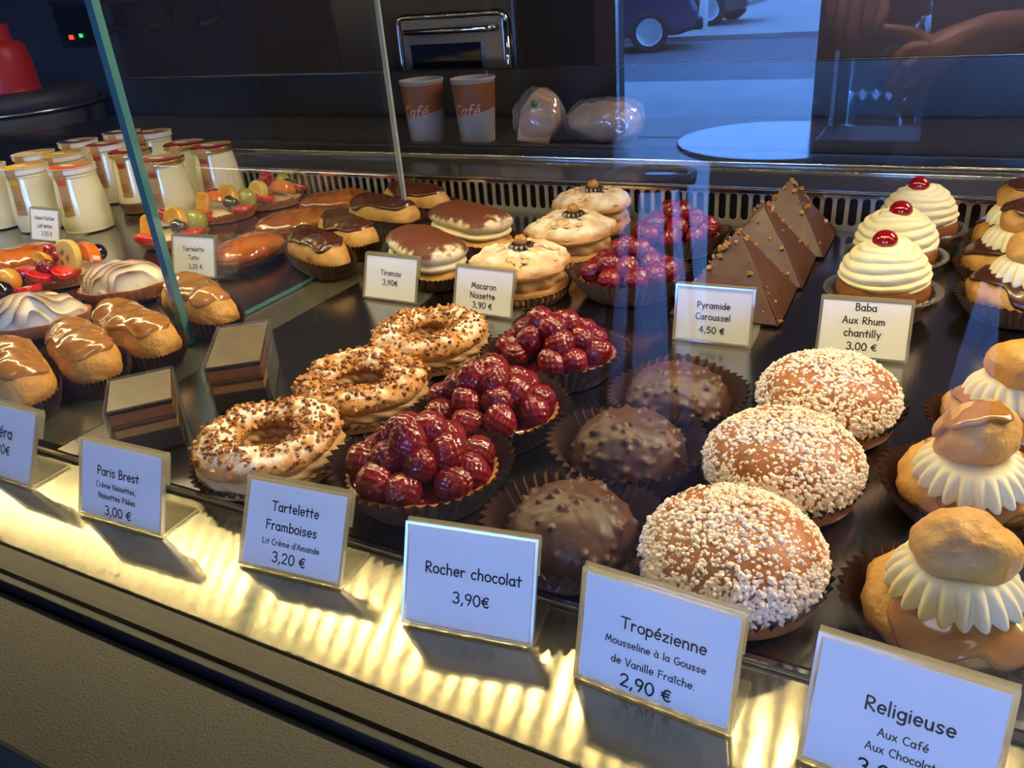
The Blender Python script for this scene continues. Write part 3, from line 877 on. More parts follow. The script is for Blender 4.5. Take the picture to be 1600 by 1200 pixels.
def raspberry_tart(label, seed, rx=.050, ry=.043, nb=18):
    t = thing('raspberry_tart', label, 'tart', group='raspberry tarts')
    oval_shell(t, rx, ry, .02, seed)
    V, F = rev([(0, .012), (.915, .012), (.9, .0185), (.6, .0205), (0, .0215)], 48, None, rx, ry, m=14)
    MB().add(lump(V, .0006, 70, seed), F).build('red_jelly', m_jelly, t)
    rnd = np.random.RandomState(seed)
    ring = []
    for n, f, z in ((9, .74, .0255), (6, .45, .036), (3, .2, .047)):
        for i in range(n):
            a = TAU * (i + rnd.uniform(-.22, .22)) / n + seed + f * 5
            ring.append((rx * f * math.cos(a), ry * f * math.sin(a), z + rnd.uniform(-.0015, .002)))
    for i, p in enumerate(ring[:nb]):
        o = link('raspberry', RASP[rnd.randint(3)], t, p)
        s = rnd.uniform(1.08, 1.3)
        o.scale = (s, s, s)
        o.rotation_euler = (rnd.uniform(-1.3, 1.3), rnd.uniform(-1.3, 1.3), rnd.uniform(0, TAU))
    paper_case(t, rx * .86, ry * .86, .026, 1.36, 46, m_case, seed)
    return t
for x, y, a, s, l in [(-0.2745, 0.3540, .35, 31, 'nearest raspberry tart, between the Tartelette Framboises and Rocher chocolat tags'), (-0.2712, 0.4400, .4, 32, 'middle raspberry tart of the front column of three'), (-0.2663, 0.5432, .35, 33, 'third raspberry tart from the front, left of the rear chocolate dome'),
                      (-0.2730, 0.7355, .25, 34, 'raspberry tart left of the Pyramide Caroussel tag'), (-0.2702, 0.8800, .3, 35, 'raspberry tart at the back near the ventilation grille')]:
    t = raspberry_tart(l, s)
    t.location, t.rotation_euler = (x, y, 0), (0, 0, a)

# --- religieuse: two choux, fondant and a fluted cream collar
def choux_body(rx, ry, rz, z, seed, amp=.0035, c=None):
    V, F = ell(rx, ry, rz, 56, 34)
    V = lump(V, amp, 42, seed, oct=4)
    V[:, 2] += z
    V[:, 2] = np.maximum(V[:, 2], .0012)
    return V, F
def glaze_cap(rx, ry, rz, z, seed, tmax, lob=.16, off=.0016, tilt=(0, 0)):
    """fondant that ran over the top of a choux"""
    rnd = np.random.RandomState(seed)
    n, m = 64, 22
    th = np.linspace(0, TAU, n, endpoint=False)
    edge = tmax * (1 + lob * np.sin(3 * th + rnd.rand() * 6) + lob * .7 * np.sin(5 * th + rnd.rand() * 6) + lob * .4 * np.sin(8 * th + rnd.rand() * 6))
    V = []
    for j in range(m):
        s = j / (m - 2)
        s_ = min(s, 1)
        ph = edge * s_
        o = off * (1.0 + .5 * math.exp(-((s_ - .88) / .1) ** 2)) if j < m - 1 else -off
        d = np.stack([np.sin(ph) * np.cos(th), np.sin(ph) * np.sin(th), np.cos(ph)], 1) @ (rotx(tilt[0]) @ roty(tilt[1])).T
        V.append(d * np.array([rx + o, ry + o, rz + o]) + np.array([0, 0, z]))
    V = np.concatenate(V)
    return lump(V, .0006, 60, seed, c=(0, 0, z)), [f[::-1] for f in grid_faces(m, n)]
def collar(r0, z0, h, n, seed):
    prof = [(r0 * .55, z0 + h * .2), (r0 * .95, z0), (r0 * 1.12, z0 + h * .1), (r0 * 1.08, z0 + h * .4), (r0 * .92, z0 + h * .75), (r0 * .7, z0 + h), (r0 * .4, z0 + h * .98), (0, z0 + h * .98)]
    N = n * 10
    def mod(TH, T, R, Z):
        f = np.abs(np.sin(n * TH / 2 + T * 1.6))
        w = np.exp(-((T - .38) / .3) ** 2)
        return R * (1 - .17 * (1 - f) * w + .03 * np.sin(3 * TH + seed) * w), Z - h * .16 * f * np.exp(-((T - .28) / .16) ** 2) + .0008 * np.sin(2 * TH + seed)
    return rev(prof, N, mod, m=26)
def religieuse(label, seed, glaze, cap=None, off=(0, 0), tilt=0, s=1, top=(.0245, .0225, .0185), group='cream puff towers'):
    t = thing('cream_puff_tower', label, 'cream puff', group=group)
    MB().add(*choux_body(.0425, .042, .024, .021, seed, .003)).build('choux_base', m_choux, t)
    V, F = glaze_cap(.0432, .0428, .0245, .0215, seed + 1, 1.12, tilt=(.45, .38) if glaze is m_coffee else (.1, .15))
    MB().add(V, F).build('fondant', glaze, t)
    V, F = collar(.029, .0405, .016, 21, seed)
    o = MB().add(V, F).build('cream_collar', m_chantilly, t, (off[0] * .6, off[1] * .6, 0))
    o.rotation_euler = (tilt * .5, 0, 0)
    V, F = choux_body(*top, 0, seed + 4, .0028)
    V, F = ell(*top, 56, 34)
    V = lump(V, .003, 55, seed + 4, oct=4)
    o = MB().add(V, F).build('choux_top', m_choux, t, (off[0], off[1], .0635))
    o.rotation_euler = (tilt, 0, seed)
    if cap:
        V, F = glaze_cap(top[0] + .0012, top[1] + .0012, top[2] + .0008, 0, seed + 9, .95, .14)
        MB().add(V, F).build('fondant_cap', cap, o)
    paper_case(t, .037, .037, .022, 1.36, 44, m_case, seed)
    return t
for x, y, s, gl, cap, off, tilt, l in [
        (0.0282, 0.3445, 41, m_coffee, None, (.002, -.004), .15, 'nearest coffee cream puff tower, behind the Religieuse tag'),
        (0.0348, 0.4567, 42, m_coffee, m_coffee, (.0, -.012), .5, 'middle coffee cream puff tower whose small puff has slid forward'),
        (0.0547, 0.5434, 43, m_coffee, None, (.004, .0), 0, 'third coffee cream puff tower, cut by the right edge'),
        (0.0671, 0.7789, 44, m_chocglaze, None, (.010, -.004), .1, 'front chocolate cream puff tower at the right edge beside the babas'),
        (0.0636, 0.8631, 45, m_chocglaze, m_chocglaze, (.004, 0), 0, 'middle chocolate cream puff tower with a chocolate cap'),
        (0.0690, 0.9440, 46, m_chocglaze, m_chocglaze, (.0, 0), .1, 'chocolate cream puff tower at the back by the grille')]:
    t = religieuse(l, s, gl, cap, off, tilt)
    t.location, t.scale = (x, y, 0), (.90 if gl is m_coffee else .97,) * 3

# --- baba with whipped cream in a clear cup
def baba(label, seed):
    t = thing('rum_baba', label, 'rum baba', group='rum babas with cream and a cherry')
    V, F = rev([(0, .003), (.027, .003), (.034, .010), (.0385, .022), (.0385, .031), (.033, .036), (0, .037)], 60, m=26)
    MB().add(lump(V, .001, 60, seed), F).build('sponge', m_baba, t)
    n, m = 96, 90
    def mod(TH, T, R, Z):
        ph = T * 8.5 - TH / TAU
        rid = np.abs(np.sin(PI * ph)) ** .8
        w = np.clip(1 - T * .75, .25, 1)
        return R * (1 - .075 * (1 - rid)) + .0003 * np.sin(9 * TH + 30 * T), Z + .0012 * np.sin(TH * 2 + T * 9) - .0012 * (1 - rid)
    V, F = rev([(.02, .0345), (.035, .0335), (.0385, .038), (.0372, .046), (.0335, .0545), (.0275, .062), (.0195, .0675), (.009, .0705), (0, .0705)], n, mod, m=150)
    MB().add(V, F).build('whipped_cream', m_chantilly, t)
    V, F = ell(.0105, .0105, .009, 24, 16)
    MB().add(V, F).build('cherry', m_cherry, t, (-.004, -.004, .0712))
    N = 96
    V, F = rev([(.0, .001), (.026, .001), (.0335, .0025), (.0425, .024), (.0445, .0255), (.0488, .0262), (.0495, .0256), (.0478, .0252)], N, lambda TH, T, R, Z: (R * (1 + .012 * np.cos(24 * TH) * (T > .4) * (T < .75)), Z), m=30)
    MB().add(V, F).build('clear_cup', m_plastic, t)
    paper_case(t, .034, .034, .017, 1.3, 36, m_case, seed, z0=.0003)
    return t
for x, y, a, s, l in [(-0.0389, 0.7480, .3, 51, 'nearest baba with cream and cherry, behind the Baba tag'), (-0.0381, 0.8480, 1.0, 52, 'middle one of the three babas with whipped cream'), (-0.0240, 0.9480, .1, 53, 'rear baba, its cherry on top, against the grille')]:
    t = baba(l, s)
    t.location, t.rotation_euler = (x, y, 0), (0, 0, a)

# --- chocolate pyramid of four slabs
def pyramid(label, seed, hb=.049, H=.072):
    t = thing('chocolate_pyramid', label, 'chocolate pyramid', group='chocolate pyramids')
    rnd = np.random.RandomState(seed)
    q = .93
    MB().add([(-hb * q, -hb * q, .003), (hb * q, -hb * q, .003), (hb * q, hb * q, .003), (-hb * q, hb * q, .003), (0, 0, H * q)], [(3, 2, 1, 0), (0, 1, 4), (1, 2, 4), (2, 3, 4), (3, 0, 4)]).build('mousse_core', m_pyr, t, smooth=False)
    for k in range(4):
        a = np.array([-hb, -hb, .0015]); b_ = np.array([hb, -hb, .0015]); ap = np.array([0, 0, H])
        e1 = np.array([-.0022, 0, H - .002]); e2 = np.array([.0022, 0, H - .002])
        nn = np.cross(b_ - a, ap - a); nn /= np.linalg.norm(nn)
        m_, V = 12, []
        for lay in (0, 1):
            for i in range(m_ + 1):
                f = i / m_
                L, R_ = a * (1 - f) + e1 * f, b_ * (1 - f) + e2 * f
                for j in range(m_ + 1):
                    g = j / m_
                    V.append(L * (1 - g) + R_ * g + nn * (.0014 if lay else -.0012))
        V = np.array(V)
        d = fbm(V, 60, seed + k) * .0004
        V = V + nn * d[:, None]
        n1 = (m_ + 1) ** 2
        F = []
        for i in range(m_):
            for j in range(m_):
                c = i * (m_ + 1) + j
                F.append((n1 + c, n1 + c + 1, n1 + c + m_ + 2, n1 + c + m_ + 1))
                F.append((c + m_ + 1, c + m_ + 2, c + 1, c))
        bd = [j for j in range(m_ + 1)] + [(i + 1) * (m_ + 1) - 1 for i in range(1, m_ + 1)] + [m_ * (m_ + 1) + j for j in range(m_ - 1, -1, -1)] + [i * (m_ + 1) for i in range(m_ - 1, 0, -1)]
        for i in range(len(bd)):
            u, w = bd[i], bd[(i + 1) % len(bd)]
            F.append((u, w, n1 + w, n1 + u))
        V = V + nn * rnd.uniform(0, .0008)
        MB().add(V @ rotz(k * PI / 2 + rnd.uniform(-.012, .012)).T, F).build('chocolate_slab', m_pyr, t, smooth=False, bevel=.0004)
    P, N = [], []
    for i in range(46):
        k = rnd.randint(4); f = rnd.rand() ** .8
        g = rnd.choice([-1, 1]) * (1 - abs(rnd.normal(0, .16))) if rnd.rand() < .7 else rnd.uniform(-.9, .9)
        p = np.array([g * hb * (1 - f), -hb * (1 - f), H * f])
        nn = np.array([0, -H, hb]) / math.hypot(H, hb)
        r = rotz(k * PI / 2)
        P.append(r @ (p + nn * .002)); N.append(r @ nn)
    chunks(P, N, .0008, .0036, seed, 1).build('nut_flakes', [m_flake], t, smooth=False)['kind'] = 'stuff'
    V, F = extr([(-hb, -hb), (hb, -hb), (hb, hb), (-hb, hb)], .0003, .0012, 2)
    MB().add(V, F).build('base_board', m_case2, t, smooth=False)
    return t
for x, y, a, s, l in [(-0.1670, 0.7420, .02, 61, 'nearest chocolate pyramid, right behind the Pyramide Caroussel tag'), (-0.1650, 0.8420, .03, 62, 'middle chocolate pyramid with golden nut flakes on its edges'), (-0.1580, 0.9420, .0, 63, 'rear chocolate pyramid, its tip in front of the grille')]:
    t = pyramid(l, s)
    t.location, t.rotation_euler = (x, y, 0), (0, 0, a)

# --- almond macaron
def macaron(label, seed):
    t = thing('almond_macaron', label, 'macaron', group='almond macarons with a hazelnut')
    V, F = rev([(0, .002), (.044, .002), (.051, .006), (.051, .012), (.044, .0165), (0, .017)], 70, m=26)
    MB().add(lump(V, .0024, 50, seed), F).build('lower_shell', m_maca, t)
    V, F = rev([(0, .014), (.038, .014), (.046, .019), (.045, .026), (.037, .031), (0, .031)], 120, lambda TH, T, R, Z: (R * (1 + .05 * np.sin(11 * TH + 3 * T) * (T > .15) * (T < .85)), Z), m=24)
    MB().add(V, F).build('cream_filling', m_praline, t)
    V, F = rev([(0, .0285), (.042, .0285), (.052, .032), (.0525, .036), (.048, .042), (.034, .0485), (.016, .052), (0, .053)], 90, m=40)
    V = lump(V, .0042, 60, seed + 2, c=(0, 0, .02), oct=5)
    b = MB().add(V, F)
    b.at['sugar'] = np.clip((V[:, 2] - .036) / .008, 0, 1) * np.clip(.75 + .6 * fbm(V, 70, seed + 8), 0, 1)
    b.build('upper_shell', m_maca, t)
    rnd = np.random.RandomState(seed)
    b = MB()
    for i in range(70):
        a, r = rnd.rand() * TAU, .05 * math.sqrt(rnd.uniform(.15, .96))
        z = .0545 - .018 * (r / .05) ** 2.4
        V, F = ell(.0062, .0046, .0009, 12, 6)
        V = V @ roty(rnd.uniform(-.5, .5) + .5 * r / .05).T @ rotz(rnd.uniform(-.4, .4) + a).T
        b.add(V + np.array([r * math.cos(a), r * math.sin(a), z]), F)
    b.build('almond_flakes', m_almond, t)['kind'] = 'stuff'
    V, F = rev([(0, 0), (.0085, 0), (.0125, .0025), (.0125, .0045), (.009, .006), (0, .0062)], 80, lambda TH, T, R, Z: (R * (1 + .09 * np.sin(14 * TH) * (R > .007)), Z), m=16)
    b = MB().add(V, F)
    b.at['stripe'] = np.clip(np.sin(14 * np.arctan2(V[:, 1], V[:, 0]) + 5) * 3 - 1.6, 0, 1) * (V[:, 2] < .0058)
    o = b.build('chocolate_rosette', m_darkchoc, t, (.004, -.004, .0515))
    V, F = ell(.0072, .0068, .0068, 20, 14)
    V[:, 2] += .0006 * np.sin(V[:, 0] * 900)
    MB().add(V, F).build('hazelnut', m_hazel, o, (0, 0, .0085))
    V, F = rev([(0, .0003), (.047, .0003), (.049, .001), (.0515, .008), (.053, .012)], 184, lambda TH, T, R, Z: (R * (1 + .025 * (np.abs(((TH / TAU * 46) % 1) - .5) * 4 - 1) * (T > .4)), Z), m=14)
    MB().add(V, F).build('paper_case', m_case, t, smooth=False)
    return t
for x, y, a, s, l in [(-0.3824, 0.7088, .1, 71, 'nearest almond macaron, above the Macaron Noisette tag'), (-0.3788, 0.8272, .9, 72, 'middle almond macaron of the row of three'), (-0.3990, 0.9420, 0.19, 73, 'rear almond macaron, greyish, against the grille')]:
    t = macaron(l, s)
    t.location, t.rotation_euler, t.scale = (x, y, 0), (0, 0, a), (.97,) * 3
# --- elongated pastries (long axis = local y)
def bar_surf(L, wx, hz, t, th, p=3.2, seed=0, amp=.0, off=0):
    """points on a lumpy rounded bar; t 0..1 along, th 0 at the right side, pi/2 on top"""
    u = 2 * t - 1
    k = np.maximum(1 - np.abs(u) ** p, 0) ** (1 / 2.2)
    x = (wx + off) * k * np.cos(th)
    z = (hz + off) * k * np.sin(th)
    y = (L / 2 + off) * u
    P = np.stack([x, y, z], -1)
    sh = P.shape
    P = P.reshape(-1, 3)
    if amp:
        D = P * np.array([1, .15, 1]); D /= np.maximum(np.linalg.norm(D, axis=1)[:, None], 1e-5)
        P = P + D * (amp * fbm(P, 48, seed))[:, None]
    return P.reshape(sh)
def bar_body(L, wx, hz, zc, seed, amp=.0022, p=3.2, n=40, m=60, zmin=.0012):
    T, TH = np.meshgrid((1 - np.cos(np.linspace(0, PI, m))) / 2, np.linspace(0, TAU, n, endpoint=False), indexing='ij')
    V = bar_surf(L, wx, hz, T, TH, p, seed, amp).reshape(-1, 3)
    V[:, 2] = np.maximum(V[:, 2] + zc, zmin)
    return V, [f[::-1] for f in grid_faces(m, n)]
def bar_icing(L, wx, hz, zc, seed, amp=.0022, p=3.2, arc=1.05, t0=.07, t1=.93, off=.0022, lob=.16):
    rnd = np.random.RandomState(seed + 77)
    ph = rnd.rand(4) * TAU
    m, n = 60, 34
    s = np.linspace(-1, 1, n)
    tt = np.linspace(0, 1, m)
    V = np.zeros((m, n, 3))
    for i, t in enumerate(tt):
        tv = t0 + (t1 - t0) * t
        w = arc * (1 + lob * math.sin(7 * t + ph[0]) + lob * .6 * math.sin(15 * t + ph[1])) * max(1e-3, 1 - abs(2 * t - 1) ** 7) ** .5
        w2 = arc * (1 + lob * math.sin(8 * t + ph[2]) + lob * .6 * math.sin(13 * t + ph[3])) * max(1e-3, 1 - abs(2 * t - 1) ** 7) ** .5
        th = PI / 2 - np.where(s > 0, s * w, s * w2)
        e = np.maximum(np.abs(s), abs(2 * t - 1))
        o = np.where(e > .985, -.002, off * (1 + .45 * np.exp(-((e - .88) / .07) ** 2)))
        P = bar_surf(L, wx, hz, np.full(n, tv), th, p, seed, amp)
        D = np.stack([np.cos(th), np.zeros(n), np.sin(th)], 1)
        V[i] = P + D * (o + .0007 * np.sin(11 * tv + ph[0] + 2 * s))[:, None]
    V = V.reshape(-1, 3)
    V[:, 2] += zc
    return V, [f[::-1] for f in grid_faces(m, n, False)][::1]
def bar_case(t, L, wx, h, seed, flare=1.35, m=None):
    return paper_case(t, wx, L / 2, h, flare, 52, m or m_case, seed, amp=.03, wob=.05, sq=3)
def eclair(label, seed, L, wx, hz, gl, name, cat_group, body=None):
    t = thing(name, label, 'eclair', group=cat_group)
    zc = hz * .78
    MB().add(*bar_body(L, wx, hz, zc, seed)).build('choux_body', body or m_choux, t)
    MB().add(*bar_icing(L, wx, hz, zc, seed)).build('icing', gl, t)
    bar_case(t, L * .92, wx * .98, .022, seed, 1.22)
    return t
ECL = [  # x, y, yaw, length, half width, half height, seed, label
    (-0.6924, 0.3495, 1.12, .128, .0245, .0275, 81, 'coffee eclair cut by the left edge, nearest of the coffee eclairs'),
    (-0.6737, 0.4015, 1.18, .128, .0245, .027, 82, 'coffee eclair second from the front, above the small opera slice'),
    (-0.6699, 0.4545, 1.29, .138, .0245, .026, 83, 'coffee eclair just left of the foot of the glass divider'),
    (-0.6657, 0.5324, 1.21, .132, .0245, .027, 84, 'coffee eclair seen behind the glass divider pane')]
for x, y, a, L, wx, hz, s, l in ECL:
    t = eclair(l, s, L, wx, hz, m_coffee, 'coffee_eclair', 'coffee eclairs')
    t.location, t.rotation_euler = (x, y, 0), (0, 0, a)
ECL = [
    (-0.6599, 0.7153, 1.10, .128, .0255, .026, 91, 'chocolate eclair nearest the price tag Tiramisu, seen through the divider'),
    (-0.6718, 0.7868, 1.09, .125, .026, .026, 92, 'second chocolate eclair from the front, behind the divider'),
    (-0.6817, 0.8795, 1.38, .125, .026, .026, 93, 'chocolate eclair crossed by the rear edge of the glass divider'),
    (-0.6754, 0.9531, 1.37, .12, .026, .026, 94, 'rearmost chocolate eclair, in front of the grille')]
for x, y, a, L, wx, hz, s, l in ECL:
    t = eclair(l, s, L, wx, hz, m_chocglaze, 'chocolate_eclair', 'chocolate eclairs', m_choux2)
    t.location, t.rotation_euler = (x, y, 0), (0, 0, a)

def tiramisu(label, seed):
    t = thing('tiramisu_pastry', label, 'pastry', group='cocoa dusted tiramisu pastries')
    L, wx = .135, .036
    MB().add(*bar_body(L, wx, .014, .014, seed, .0014, 4)).build('choux_base', m_choux, t)
    V, F = bar_body(L * .97, wx * .98, .009, .0275, seed + 1, .0012, 4)
    MB().add(V, F).build('cream_layer', m_chantilly, t)
    V, F = bar_body(L * .93, wx * .9, .005, .030, seed + 6, .001, 4)
    MB().add(V, F).build('coffee_biscuit', m_nuts[1], t)
    V, F = bar_body(L, wx * 1.0, .015, .0405, seed + 2, .0016, 4.5, 56, 90)
    b = MB().add(V, F)
    d = np.maximum(np.abs(V[:, 1]) / (L / 2), (np.abs(V[:, 0]) / wx) ** 1.5)
    b.at['cocoa'] = np.clip((1.0 - d) * 6 + .9 * fbm(V, 180, seed), 0, 1) * np.clip((V[:, 2] - .037) / .006, 0, 1)
    b.build('cocoa_topping', m_cocoa, t)
    bar_case(t, L * .95, wx * .95, .02, seed, 1.2)
    return t
for x, y, a, s, l in [(-0.5098, 0.7256, 1.00, 101, 'nearer cocoa-dusted tiramisu pastry, right behind the Tiramisu tag'), (-0.5168, 0.8363, 1.15, 102, 'further cocoa-dusted tiramisu pastry, in front of the grille')]:
    t = tiramisu(l, s)
    t.location, t.rotation_euler, t.scale = (x, y, 0), (0, 0, a), (.94,) * 3

def tatin(label, seed, m=None, L=.112, wx=.036, board=False):
    t = thing('caramelised_apple_tart', label, 'tart', group='caramelised apple tarts')
    oval_shell(t, wx, L / 2, .015, seed)
    V, F = bar_body(L * .97, wx * .97, .0165, .0165, seed, .0022, 2.4, 48, 60, .01)
    MB().add(V, F).build('apple_topping', m or m_apple, t)
    bar_case(t, L * .9, wx * .92, .008, seed, 1.1, m_case2)
    return t
for x, y, a, s, m, l in [(-0.7740, 0.7112, -0.09, 111, m_apple, 'glossy apple tart right beside the Tartelette Tatin tag'), (-0.7967, 0.8264, -0.59, 112, m_apple2, 'middle brown apple tart behind the divider'), (-0.8150, 0.9430, -0.85, 113, m_apple2, 'rear brown apple tart in front of the grille'), (-1.0694, 0.5932, -0.33, 114, m_apple, 'bright orange apple tart at the left edge below the yogurt tag')]:
    t = tatin(l, s, m)
    t.location, t.rotation_euler = (x, y, 0), (0, 0, a)

def meringue(label, seed, L=.118, wx=.039):
    t = thing('lemon_meringue_tart', label, 'tart', group='toasted meringue tarts')
    oval_shell(t, wx, L / 2, .02, seed, n=36)
    n, m = 200, 90
    r = np.linspace(0, 1, m); th = np.linspace(0, TAU, n, endpoint=False)
    R, TH = np.meshgrid(r, th, indexing='ij')
    X = R * np.cos(TH); Y = R * np.sin(TH)
    base = .018 + .024 * (1 - R ** 2.2) ** .75
    P = np.stack([X * 1.2, Y * 2.2, np.zeros_like(X)], -1).reshape(-1, 3)
    w1 = vnoise(P * .9 + seed, seed).reshape(X.shape); w2 = vnoise(P * .9 + 9 + seed, seed + 1).reshape(X.shape)
    ph = 1.5 * X + .75 * Y + .75 * w1 + .35 * np.sin(3.0 * Y + 2 * w2)
    s = (-ph * 1.9) % 1
    ridge = np.where(s < .8, s / .8, (1 - s) / .2) ** 1.4
    fade = np.clip((1 - R) / .2, 0, 1)
    Z = base + .010 * ridge * fade + .0035 * vnoise(P * 1.4, 4).reshape(X.shape) * fade
    V = np.stack([X * wx * .94 + .006 * ridge * fade, Y * L / 2 * .94 - .002 * ridge * fade, Z], -1).reshape(-1, 3)
    b = MB().add(V, [f[::-1] for f in grid_faces(m, n)])
    r1, f1 = ridge.reshape(-1), fade.reshape(-1)
    crest = np.clip((r1 - .42) / .4, 0, 1) ** 1.5 * f1
    rim = np.clip((R.reshape(-1) - .8) * 4, 0, .6) * np.clip(vnoise(P * 2.2, 8) + .5, 0, 1)
    b.at['toast'] = np.clip(crest * (.85 + .5 * vnoise(P * 1.7, 12)) + rim, 0, 1)
    b.build('toasted_meringue', m_mering, t)
    bar_case(t, L * .9, wx * .9, .006, seed, 1.1, m_case2)
    return t
for x, y, a, s, l in [(-0.8287, 0.4600, -0.78, 121, 'nearer toasted meringue tart at the left edge'), (-0.8250, 0.5670, -0.81, 122, 'further toasted meringue tart, crossed by the glass divider edge')]:
    t = meringue(l, s)
    t.location, t.rotation_euler, t.scale = (x, y, 0), (0, 0, a), (.88,) * 3

# --- fruit tarts
def f_slice(name, t, m, poly, th, loc, rot):
    V, F = extr(poly, -th / 2, th / 2, 2)
    o = MB().add(V, F).build(name, m, t, loc, smooth=False, bevel=th * .25)
    o.rotation_euler = rot
    return o
def f_ball(name, t, m, r, loc, sx=1, sz=1):
    V, F = ell(r * sx, r, r * sz, 22, 14)
    return MB().add(V, F).build(name, m, t, loc)
def f_straw(t, loc, rot, s=1):
    V, F = rev([(0, -.0145), (.004, -.013), (.0085, -.006), (.0105, .002), (.0095, .008), (.004, .0105), (0, .011)], 20, m=16)
    V = V * s
    V[:, 1] = np.clip(V[:, 1], -.0035, .0035)
    b = MB().add(V, F, 0)
    o = b.build('strawberry_slice', m_straw, t, loc)
    o.rotation_euler = rot
    return o
def f_currants(t, loc, n, seed):
    rnd = np.random.RandomState(seed)
    me = None
    for i in range(n):
        p = np.array(loc) + np.array([rnd.uniform(-.011, .011), rnd.uniform(-.009, .009), .0015 * i + rnd.uniform(-.002, .004)])
        if me is None:
            o = f_ball('redcurrant', t, m_currant, .0054, p); me = o.data
        else:
            link('redcurrant', me, t, p)
def fruit_tart(label, seed, banana=True, L=.105, wx=.036, kiwi=True):
    t = thing('fruit_tart', label, 'tart', group='fruit tarts')
    oval_shell(t, wx, L / 2, .015, seed)
    V, F = bar_body(L * .93, wx * .93, .007, .0135, seed, .001, 2.6, 40, 40, .008)
    MB().add(V, F).build('custard', m_cream2, t)
    rnd = np.random.RandomState(seed)
    circ = lambda r: [(r * math.cos(TAU * i / 24), r * math.sin(TAU * i / 24)) for i in range(24)]
    return t, circ
def banana_disc(t, loc, rot, r=.0165):
    n, m = 40, 14
    rr = np.concatenate([np.linspace(0, 1, m - 4), [1, 1, 1, 0]])
    zz = np.concatenate([np.full(m - 4, .0035), [.002, -.002, -.0035, -.0035]])
    th = np.linspace(0, TAU, n, endpoint=False)
    V = np.concatenate([np.stack([a * r * np.cos(th) + 1e-6, a * r * np.sin(th), np.full(n, z)], 1) for a, z in zip(rr, zz)])
    b = MB().add(V, [f for f in grid_faces(m, n)])
    R = np.hypot(V[:, 0], V[:, 1]) / r; A = np.arctan2(V[:, 1], V[:, 0])
    b.at['seed'] = np.clip(np.exp(-((R - .3) / .16) ** 2) * (np.cos(3 * A) * .5 + .6) * 1.0, 0, 1)
    o = b.build('banana_slice', m_banana, t, loc)
    o.rotation_euler = rot
FT = [(-0.9550, 0.5850, -.55, 131, 'fruit tart with a banana slice and redcurrants left of the meringue tarts', 'A'),
      (-0.9488, 0.4765, -.5, 132, 'fruit tart cut off by the left edge with a dark grape and strawberry', 'B'),
      (-0.9491, 0.7474, -.6, 133, 'fruit tart crossed by the divider edge, behind the Tartelette Tatin tag', 'C'),
      (-0.9720, 0.8680, -.6, 134, 'middle fruit tart with a black grape, beside the yogurt jars', 'C'),
      (-0.9500, 0.9480, -.6, 135, 'rear fruit tart with an orange peach slice, at the grille', 'D')]
